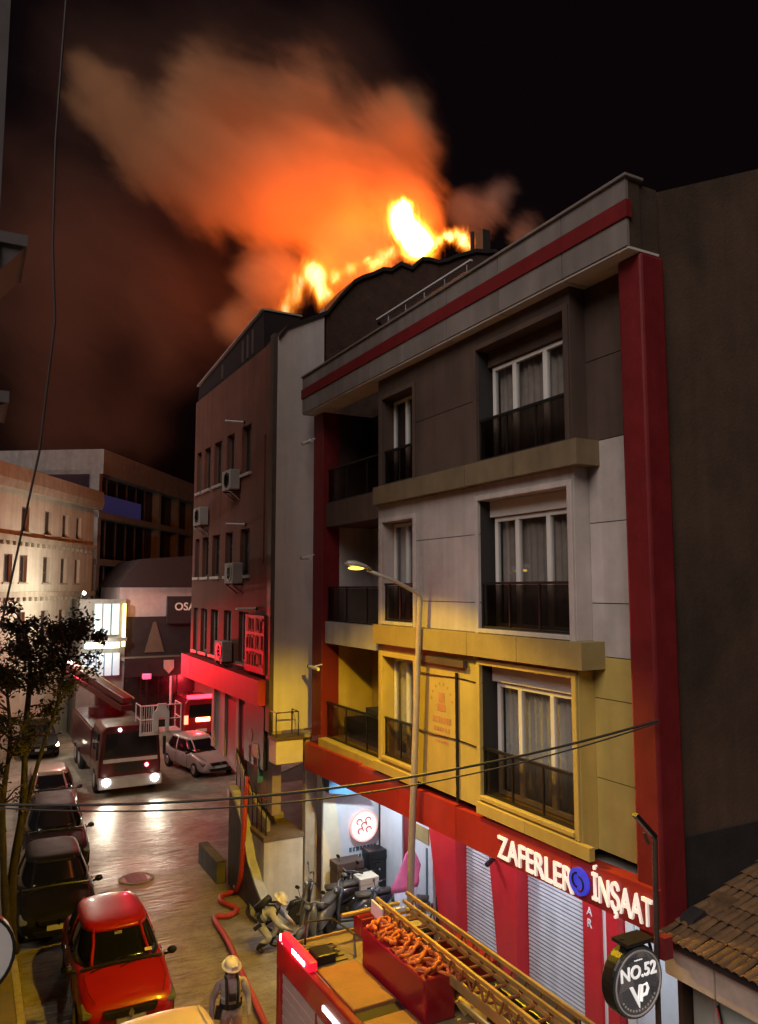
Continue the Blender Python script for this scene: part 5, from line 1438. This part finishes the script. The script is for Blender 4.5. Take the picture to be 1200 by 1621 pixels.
def firefighter(label, loc, rz, pose, suit):
    """local x forward, y left"""
    f_ = thing('person', label, 'person', loc, rz)
    P = pose
    J = {'pelvis': (P['pelvis'], (.165, .125)), 'spine': (P['spine'], (.165, .125)), 'chest': (P['chest'], (.20, .14)), 'neckb': (P['neckb'], (.10, .09)), 'neck': (P['neck'], .062), 'head': (P['head'], (.082, .098)), 'crown': (P['crown'], (.07, .085))}
    E_ = [('pelvis', 'spine'), ('spine', 'chest'), ('chest', 'neckb'), ('neckb', 'neck'), ('neck', 'head'), ('head', 'crown')]
    for s in 'LR':
        for n, r in (('sh', .085), ('el', .062), ('wr', .042), ('hip', .115), ('kn', .085), ('an', .062), ('toe', .05)):
            J[n + s] = (P[n + s], r)
        E_ += [('chest', 'sh' + s), ('sh' + s, 'el' + s), ('el' + s, 'wr' + s), ('pelvis', 'hip' + s), ('hip' + s, 'kn' + s), ('kn' + s, 'an' + s), ('an' + s, 'toe' + s)]
        d = Vector(P['wr' + s]) - Vector(P['el' + s])
        hand(J, E_, 'wr' + s, s, P['wr' + s], d, (1, 0, 0) if abs(d.normalized().x) < .8 else (0, 0, 1))
    hd = Vector(P['head']); nk = Vector(P['neck'])
    up = (Vector(P['crown']) - hd).normalized()
    hands = [Vector(P['wr' + s]) for s in 'LR']; els = [Vector(P['el' + s]) for s in 'LR']
    feet = [Vector(P['an' + s]) for s in 'LR']
    def zone(c):
        c = Vector(c)
        if (c - nk).dot(up) > 0.0 and (c - hd).length < 0.24: return 1
        for h_, e_ in zip(hands, els):
            if (c - h_).dot((h_ - e_).normalized()) > 0.02 and (c - h_).length < 0.3: return 1
        if c.z < 0.26: return 2
        return 0
    skin_body('body', f_, J, E_, [suit, 'skin', 'boot'], zone)
    # face
    fw = Vector(P['look']).normalized(); sd = up.cross(fw).normalized()
    for s in (-1, 1):
        MB().sph(hd + fw * 0.088 + sd * 0.033 * s + up * 0.012, (.011, .011, .009), 8, 6).build('eye', 'black_plastic', f_, local=True)
        MB().sph(hd + sd * 0.086 * s - up * 0.005, (.018, .018, .03), 8, 6).build('ear', 'skin', f_, local=True, smooth=True)
    MB().tube([hd + fw * .09 + up * .015, hd + fw * .112 - up * .022, hd + fw * .09 - up * .03], [.009, .014, .008], 6).build('nose', 'skin', f_, local=True, smooth=True)
    MB().bar(hd + fw * .088 - up * .055 - sd * .024, hd + fw * .088 - up * .055 + sd * .024, .012, .010).build('mouth', 'dark_red', f_, local=True)
    # helmet: dome with brim and comb
    R = Matrix((fw, sd, up)).transposed()
    def hm(m):
        m.v = [tuple(hd + R @ Vector(v)) for v in m.v]
        return m
    m = MB(); prof = [(0.175, 0.035), (0.165, 0.045), (0.135, 0.055), (0.13, 0.09), (0.115, 0.135), (0.075, 0.17), (0.0, 0.182)]
    m.lathe(prof, (0, 0, 0), 'Z', 22); m.v = [(v[0] * 1.12 - (0.02 if v[2] < .05 else 0), v[1], v[2]) for v in m.v]
    h_ = hm(m).build('helmet', 'helmet', f_, smooth=True, local=True)
    hm(MB().tube([(0.12, 0, .10), (0.07, 0, .165), (-.03, 0, .185), (-.12, 0, .13)], 0.016, 6)).build('comb', 'helmet', h_, smooth=True, local=True)
    hm(MB().box(.125, .15, -.05, .05, .06, .12)).build('badge', 'reflect', h_, local=True)
    # harness straps, belt, air bottle, reflective bands
    ch = Vector(P['chest']); pe = Vector(P['pelvis']); ax = (ch - pe).normalized(); f2 = sd0 = None
    left = (Vector(P['shL']) - Vector(P['shR'])).normalized(); fr = left.cross(ax).normalized()
    def band(c_, a, b, hgt, nm, mt):
        m = MB(); n = 20
        v = []
        for k in range(n):
            t = 2 * pi * k / n
            for dz in (-hgt / 2, hgt / 2):
                v.append(c_ + left * a * cos(t) + fr * b * sin(t) + ax * dz)
        m.add(v, [(2 * k, 2 * ((k + 1) % n), 2 * ((k + 1) % n) + 1, 2 * k + 1) for k in range(n)])
        return m.build(nm, mt, f_, smooth=True, local=True)
    band(pe + ax * 0.10, .195, .150, .09, 'belt', 'harness')
    band(pe + ax * 0.24, .195, .150, .045, 'reflective_band', 'reflect')
    for s in (-1, 1):
        m = MB().tube([pe + ax * .1 + fr * .15 + left * .09 * s, ch - ax * .02 + fr * .165 + left * .10 * s, ch + ax * .14 + fr * .08 + left * .10 * s, ch + ax * .15 - fr * .06 + left * .1 * s, ch - fr * .17 + left * .08 * s], .024, 6)
        m.build('strap', 'harness', f_, smooth=True, local=True)
    MB().tube([ch + ax * .12 - fr * .24, ch - ax * .30 - fr * .23], [.085, .085], 12).build('air_bottle', 'harness', f_, smooth=True, local=True)
    MB().bar(ch + fr * .17 - ax * .05 + left * .0, ch + fr * .17 - ax * .16, .12, .05).build('chest_pouch', 'harness', f_, local=True)
    MB().bar(pe + ax * .08 - left * .20 + fr * .05, pe - ax * .10 - left * .24 + fr * .04, .10, .09).build('tool_pouch', 'harness', f_, local=True)
    return f_
stand = dict(pelvis=(0, 0, .98), spine=(.01, 0, 1.14), chest=(.02, 0, 1.36), neckb=(.01, 0, 1.50), neck=(.025, 0, 1.56), head=(.055, 0, 1.66), crown=(.06, 0, 1.73), look=(.93, .22, -.25),
             shL=(.01, .20, 1.43), elL=(.0, .30, 1.15), wrL=(.10, .30, .91), shR=(.01, -.20, 1.43), elR=(-.05, -.31, 1.16), wrR=(.02, -.33, .90),
             hipL=(0, .10, .92), knL=(.06, .12, .52), anL=(-.06, .13, .10), toeL=(.10, .14, .05), hipR=(0, -.10, .92), knR=(.10, -.11, .51), anR=(.12, -.12, .10), toeR=(.29, -.13, .05))
firefighter('firefighter in pale suit and dark harness standing in the road beside the red hose', (4.36, 13.55, 0), radians(-100), stand, 'suit')
bend = dict(pelvis=(-.22, 0, .66), spine=(-.10, 0, .78), chest=(.08, 0, .90), neckb=(.19, 0, .99), neck=(.23, 0, 1.03), head=(.29, 0, 1.10), crown=(.32, 0, 1.165), look=(.8, 0, -.6),
            shL=(.12, .20, .92), elL=(.30, .26, .70), wrL=(.50, .16, .60), shR=(.12, -.20, .92), elR=(.28, -.26, .68), wrR=(.48, -.12, .55),
            hipL=(-.20, .12, .60), knL=(.16, .18, .50), anL=(.0, .17, .10), toeL=(.17, .18, .05), hipR=(-.20, -.12, .60), knR=(.10, -.18, .36), anR=(-.22, -.16, .12), toeR=(-.06, -.17, .05))
firefighter('firefighter in grey suit crouching by the scooters behind the ladder truck', (6.42, 17.30, 0.0), radians(-35), bend, 'suit_grey')
# ------------------------------------------------------------------ lamps that the street shows
def spot(name, loc, energy, col, size=140, blend=0.3, direction=(0, 0, -1), radius=0.1):
    l = bpy.data.lights.new(name, 'SPOT')
    l.energy = energy; l.color = col; l.spot_size = radians(size); l.spot_blend = blend; l.shadow_soft_size = radius
    o = bpy.data.objects.new(name, l); C.objects.link(o)
    o.location = loc
    o.rotation_euler = Vector(direction).to_track_quat('-Z', 'Y').to_euler()
    return o
def point(name, loc, energy, col, radius=0.1):
    l = bpy.data.lights.new(name, 'POINT')
    l.energy = energy; l.color = col; l.shadow_soft_size = radius
    o = bpy.data.objects.new(name, l); C.objects.link(o)
    o.location = loc
    return o
# the lantern's photometric web: throws along the street and down, little onto the wall right beside it
def ies_text():
    va = [i * 5 for i in range(19)]; ha = [i * 15 for i in range(25)]
    sm_ = lambda a, b, x: (lambda t: t * t * (3 - 2 * t))(min(1, max(0, (x - a) / (b - a))))
    rows_ = []
    for h in ha:
        r = []
        for v_ in va:
            sx_ = sin(radians(v_)) * sin(radians(h - 180))
            r.append(sm_(0.22, 0.46, cos(radians(v_))) * 100.0 / (max(0.0, sx_) ** 3 + 0.05))
        rows_.append(' '.join('%.1f' % q for q in r))
    return '\n'.join(['IESNA:LM-63-1995', '[TEST] street lantern', 'TILT=NONE', '1 1000 1 %d %d 1 2 0 0 0' % (len(va), len(ha)), '1 1 100', ' '.join(map(str, va)), ' '.join(map(str, ha))] + rows_) + '\n'
tx = bpy.data.texts.new('street_lantern.ies'); tx.write(ies_text())
sl_ = point('street_lamp_light', (6.38, 12.8, 8.50), 17.0, (1.0, 0.60, 0.010), 0.05)
sl_.data.use_nodes = True
tn = sl_.data.node_tree
ie = tn.nodes.new('ShaderNodeTexIES'); ie.mode = 'INTERNAL'; ie.ies = tx
tn.links.new(ie.outputs[0], tn.nodes['Emission'].inputs['Strength'])
# downlights under the shop overhang
for k, (y, e, col) in enumerate(((17.6, 270, (0.80, 0.92, 1.0)), (15.6, 100, (1.0, 0.72, 0.85)), (13.8, 110, (0.82, 0.90, 1.0)), (11.6, 140, (0.90, 0.86, 1.0)), (9.2, 150, (0.82, 0.93, 1.0)))):
    MB().lathe([(0.07, 0), (0.07, -0.03), (0.0, -0.03)], (8.75, y, 3.80), 'Z', 14).build('downlight', glow('downlight%d' % k, col, 6.0), ab)
    spot('downlight_beam', (8.75, y, 3.74), e, col, 150, 0.6, (0.45, 0, -1), 0.06)
spot('low_wall_light', (8.3, 6.9, 2.2), 16, (0.92, 1.0, 0.95), 160, 0.6, (0.6, -0.6, 0.1), 0.1)
# fire engines
for sx_ in (-0.93, 0.93):
    spot('headlamp_beam', (6.1 + sx_, 32.15, 0.63), 330, (1.0, 0.88, 0.66), 75, 0.8, (0.0, -1, -0.10), 0.08)
point('mast_beacon_light', (6.7, 32.7, 4.9), 460, (1.0, 0.03, 0.06), 0.12)
point('boom_beacon_light', (4.35, 38.4, 5.2), 120, (1.0, 0.03, 0.05), 0.12)
spot('boom_beacon_beam', (4.35, 38.2, 5.2), 9000, (1.0, 0.008, 0.02), 26, 0.9, (2.75, -11.2, -0.1), 0.12)
point('van_beacon_light', (11.6, 42.3, 2.9), 200, (1.0, 0.04, 0.06), 0.2)
point('truck_beacon_light', (4.30, 10.95, 3.15), 25, (1.0, 0.03, 0.08), 0.08)
spot('work_light_beam', (4.38, 9.55, 2.6), 20, (0.95, 0.95, 1.0), 140, 0.7, (-0.6, 0, -1), 0.08)
point('shop_neon_light', (6.6, 43.9, 5.2), 70, (1.0, 0.92, 0.75), 0.3)
wl_ = thing('wall_lamp', 'small bright wall lamp on an added arm at the corner of the cold lit shop', 'lamp', (5.4, 44.6, 7.5))
MB().sph((5.35, 42.15, 7.95), 0.09, 10, 6).build('bulb', 'beacon_white', wl_)
MB().tube([(5.5, 44.72, 7.6), (5.45, 43.6, 8.0), (5.35, 42.2, 8.03)], 0.03, 6).build('arm', 'steel', wl_)  # arm added so the lamp hangs clear and lights the cream wall evenly
point('wall_lamp_light', (5.3, 42.0, 7.95), 900, (1.0, 0.90, 0.70), 0.15)

# ------------------------------------------------------------------ fire and smoke on the roof
def blobs(spec):
    return [(Vector((x, y, z)), r) for x, y, z, r in spec]
def hull(name, bl, grow, vox):
    m = MB()
    for p, r in bl:
        m.sph(p, r * grow, 16, 10)
    o = m.build(name, None)
    rm = o.modifiers.new('union', 'REMESH'); rm.mode = 'VOXEL'; rm.voxel_size = vox
    bpy.context.view_layer.update()
    me = bpy.data.meshes.new_from_object(o.evaluated_get(bpy.context.evaluated_depsgraph_get()))
    o.modifiers.clear(); o.data = me
    return o
def field_nodes(t, bl, grow):
    """smooth union of soft balls in object space"""
    tc = t.nodes.new('ShaderNodeTexCoord')
    acc = None
    for p, r in bl:
        d = t.nodes.new('ShaderNodeVectorMath'); d.operation = 'DISTANCE'
        t.links.new(tc.outputs['Object'], d.inputs[0]); d.inputs[1].default_value = p
        mr = t.nodes.new('ShaderNodeMapRange'); mr.interpolation_type = 'SMOOTHSTEP'
        mr.inputs['From Min'].default_value = 0; mr.inputs['From Max'].default_value = r * grow
        mr.inputs['To Min'].default_value = 1; mr.inputs['To Max'].default_value = 0
        t.links.new(d.outputs['Value'], mr.inputs[0])
        if acc is None: acc = mr.outputs[0]
        else:
            a = t.nodes.new('ShaderNodeMath'); a.operation = 'ADD'
            t.links.new(acc, a.inputs[0]); t.links.new(mr.outputs[0], a.inputs[1]); acc = a.outputs[0]
    return tc, acc
def smoke(name, label, spec, density, col, nscale=0.28, thr=(0.18, 0.95), grow=1.35, vox=0.45, aniso=0.0, seed=0.0):
    bl = blobs(spec)
    o = hull(name, bl, grow, vox)
    m = bpy.data.materials.new(name); m.use_nodes = True
    t = m.node_tree; t.nodes.clear(); L = t.links.new
    out = t.nodes.new('ShaderNodeOutputMaterial')
    pv_ = t.nodes.new('ShaderNodeVolumePrincipled')
    pv_.inputs['Color'].default_value = (*col, 1)
    pv_.inputs['Anisotropy'].default_value = aniso
    tc, f_ = field_nodes(t, bl, grow)
    # streaks: noise space is stretched along the drift of the plume
    dv = Vector((-11, 4, 8)).normalized(); n1_ = dv.cross(Vector((0, 0, 1))).normalized(); n2_ = dv.cross(n1_)
    mp = t.nodes.new('ShaderNodeCombineXYZ')
    for i_, (ax_, sc_) in enumerate(((dv, 0.5), (n1_, 1.15), (n2_, 1.15))):
        dp = t.nodes.new('ShaderNodeVectorMath'); dp.operation = 'DOT_PRODUCT'
        dp.inputs[1].default_value = ax_ * sc_
        L(tc.outputs['Object'], dp.inputs[0])
        of = t.nodes.new('ShaderNodeMath'); of.inputs[1].default_value = seed * (1, 0.7, 0.3)[i_]
        L(dp.outputs['Value'], of.inputs[0]); L(of.outputs[0], mp.inputs[i_])
    n = t.nodes.new('ShaderNodeTexNoise'); n.inputs['Scale'].default_value = nscale; n.inputs['Detail'].default_value = 6; n.inputs['Roughness'].default_value = 0.64; n.inputs['Distortion'].default_value = 0.8
    L(mp.outputs[0], n.inputs['Vector'])
    ma = t.nodes.new('ShaderNodeMath'); ma.operation = 'MULTIPLY_ADD'   # field + 1.6*noise - 0.8
    L(n.outputs[0], ma.inputs[0]); ma.inputs[1].default_value = 2.2
    sb_ = t.nodes.new('ShaderNodeMath'); sb_.operation = 'SUBTRACT'; sb_.inputs[1].default_value = 1.1
    L(f_, sb_.inputs[0]); L(sb_.outputs[0], ma.inputs[2])
    nf = t.nodes.new('ShaderNodeTexNoise'); nf.inputs['Scale'].default_value = nscale * 4.2; nf.inputs['Detail'].default_value = 5; nf.inputs['Roughness'].default_value = 0.7; nf.inputs['Distortion'].default_value = 1.5
    L(mp.outputs[0], nf.inputs['Vector'])
    m9 = t.nodes.new('ShaderNodeMath'); m9.operation = 'MULTIPLY_ADD'; m9.inputs[1].default_value = 0.9
    s9 = t.nodes.new('ShaderNodeMath'); s9.operation = 'SUBTRACT'; s9.inputs[1].default_value = 0.45
    L(ma.outputs[0], s9.inputs[0]); L(nf.outputs[0], m9.inputs[0]); L(s9.outputs[0], m9.inputs[2])
    ma = m9
    mr = t.nodes.new('ShaderNodeMapRange'); mr.interpolation_type = 'SMOOTHSTEP'
    mr.inputs['From Min'].default_value = thr[0]; mr.inputs['From Max'].default_value = thr[1]
    mr.inputs['To Min'].default_value = 0; mr.inputs['To Max'].default_value = density
    L(ma.outputs[0], mr.inputs[0])
    # fade to nothing before the hull
    fd = t.nodes.new('ShaderNodeMapRange'); fd.inputs['From Min'].default_value = 0.0; fd.inputs['From Max'].default_value = 0.25
    L(f_, fd.inputs[0])
    mm = t.nodes.new('ShaderNodeMath'); mm.operation = 'MULTIPLY'
    L(mr.outputs[0], mm.inputs[0]); L(fd.outputs[0], mm.inputs[1])
    L(mm.outputs[0], pv_.inputs['Density'])
    L(pv_.outputs[0], out.inputs['Volume'])
    o.data.materials.clear(); o.data.materials.append(m)
    tag(o, label, 'smoke'); struct(o, 'stuff')
    return o
smoke('fire_smoke', 'big orange lit smoke plume rising left from the burning roof',
      [(12.32, 25.00, 20.35, 2.03), (15.42, 26.00, 23.68, 1.83), (14.78, 27.00, 26.64, 2.41), (16.30, 28.00, 29.24, 1.70), (11.33, 27.00, 23.80, 3.03), (9.14, 27.50, 23.22, 2.59), (7.26, 28.00, 24.27, 2.32), (5.53, 29.00, 25.20, 2.09), (3.79, 29.50, 26.90, 1.71), (3.00, 30.00, 28.25, 0.98), (7.70, 29.00, 28.12, 2.31), (11.35, 28.50, 27.87, 2.93), (9.01, 25.50, 19.03, 1.60), (7.82, 25.00, 17.38, 0.99)],
      0.66, (0.85, 0.50, 0.28), thr=(0.20, 1.1))
smoke('drift_smoke', 'thin dark reddish smoke drifting low over the far buildings on the left',
      [(3.29, 31.00, 17.24, 2.32), (6.43, 31.00, 16.92, 1.54), (2.33, 32.00, 15.35, 1.97), (5.19, 32.00, 14.89, 2.06), (5.37, 31.50, 21.96, 3.90), (1.73, 31.00, 22.75, 3.16), (7.65, 31.00, 19.51, 2.90), (1.49, 32.00, 19.28, 3.21), (8.48, 32.00, 31.08, 4.25), (3.95, 32.00, 29.56, 3.17), (14.37, 32.00, 32.73, 3.69), (2.93, 33.00, 14.07, 2.30)], 0.05, (0.62, 0.36, 0.26), thr=(-0.35, 1.7), seed=5.0, vox=0.6)
smoke('side_smoke', 'small brown smoke puff above the roof to the right of the flames',
      [(19.66, 27.00, 24.86, 1.43), (22.18, 27.00, 24.63, 1.12), (21.52, 28.00, 26.85, 1.06), (18.46, 27.00, 25.02, 0.84)], 0.42, (0.66, 0.5, 0.42), nscale=0.45, vox=0.3, seed=9.0)

def flame(label, spec, strength, seed, ns=1.1):
    bl = blobs(spec)
    o = hull('flame', bl, 1.6, 0.18)
    m = bpy.data.materials.new('flame'); m.use_nodes = True
    t = m.node_tree; t.nodes.clear(); L = t.links.new
    out = t.nodes.new('ShaderNodeOutputMaterial')
    tc, f_ = field_nodes(t, bl, 1.6)
    mp = t.nodes.new('ShaderNodeMapping'); mp.inputs['Location'].default_value = (seed, 0, seed); mp.inputs['Scale'].default_value = (1.4, 1.4, 0.6)
    L(tc.outputs['Object'], mp.inputs[0])
    n = t.nodes.new('ShaderNodeTexNoise'); n.inputs['Scale'].default_value = ns; n.inputs['Detail'].default_value = 7; n.inputs['Roughness'].default_value = 0.66; n.inputs['Distortion'].default_value = 2.0
    L(mp.outputs[0], n.inputs['Vector'])
    ma = t.nodes.new('ShaderNodeMath'); ma.operation = 'MULTIPLY_ADD'; ma.inputs[1].default_value = 2.6
    sb_ = t.nodes.new('ShaderNodeMath'); sb_.operation = 'SUBTRACT'; sb_.inputs[1].default_value = 1.35
    L(f_, sb_.inputs[0]); L(n.outputs[0], ma.inputs[0]); L(sb_.outputs[0], ma.inputs[2])
    cr = t.nodes.new('ShaderNodeValToRGB'); e = cr.color_ramp.elements
    e[0].position = 0.02; e[0].color = (0.1, 0.008, 0, 1)
    e[1].position = 1.0; e[1].color = (1.0, 0.80, 0.36, 1)
    for p_, c_ in ((0.25, (0.50, 0.06, 0.002, 1)), (0.50, (0.85, 0.20, 0.010, 1)), (0.78, (1.0, 0.48, 0.05, 1))):
        q = e.new(p_); q.color = c_
    L(ma.outputs[0], cr.inputs[0])
    st2 = t.nodes.new('ShaderNodeMapRange'); st2.interpolation_type = 'SMOOTHSTEP'
    st2.inputs['From Min'].default_value = 0.0; st2.inputs['From Max'].default_value = 1.15; st2.inputs['To Max'].default_value = strength
    L(ma.outputs[0], st2.inputs[0])
    em_ = t.nodes.new('ShaderNodeEmission')
    L(cr.outputs[0], em_.inputs['Color']); L(st2.outputs[0], em_.inputs['Strength'])
    L(em_.outputs[0], out.inputs['Volume'])
    o.data.materials.clear(); o.data.materials.append(m)
    tag(o, label, 'fire', 'flames on the burning roof')
    return o
flame('largest flame, white hot, above the top of the dark roof', [(13.28, 23.20, 21.77, 0.51), (13.49, 23.20, 21.34, 0.55), (13.77, 23.00, 20.89, 0.69), (14.00, 22.80, 20.57, 0.60), (13.49, 23.20, 22.12, 0.37)], 9.0, 0.0)
flame('small flame running along the ridge to the right of the largest one', [(14.72, 23.00, 21.05, 0.33), (15.23, 23.00, 21.31, 0.33), (15.69, 23.00, 21.47, 0.36), (16.14, 23.00, 21.22, 0.31)], 5.0, 3.1, 1.2)
flame('yellow flame at the left slope of the burning roof', [(10.14, 24.00, 19.43, 0.44), (10.39, 24.00, 19.01, 0.49), (10.46, 23.60, 18.38, 0.44), (10.94, 23.60, 19.16, 0.33), (11.43, 23.40, 19.42, 0.31), (12.16, 23.40, 19.80, 0.27)], 3.0, 7.0)
flame('low orange flame licking the roof edge between the two larger ones', [(12.18, 23.20, 19.63, 0.31), (12.59, 23.20, 20.00, 0.39), (13.01, 23.20, 20.33, 0.30)], 2.6, 1.7, 1.4)
flame('dull orange flame behind the left end of the burning roof', [(9.37, 24.40, 17.86, 0.35), (9.70, 24.40, 18.43, 0.40), (9.88, 24.40, 19.02, 0.36)], 2.0, 5.3, 1.2)
# light of the fire; the last, widest lamp is added fill in flameless smoke
for (x, y, z, e_, r_) in ((14.83, 25.00, 22.69, 1400, 1.3), (16.23, 24.20, 22.02, 700, 1.3), (11.16, 25.60, 20.22, 1260, 1.3), (13.48, 26.50, 22.77, 1120, 1.3), (10.37, 28.00, 23.76, 1820, 2.6)):
    point('fire_and_plume_fill', (x, y, z), e_, (1.0, 0.20, 0.018), r_)
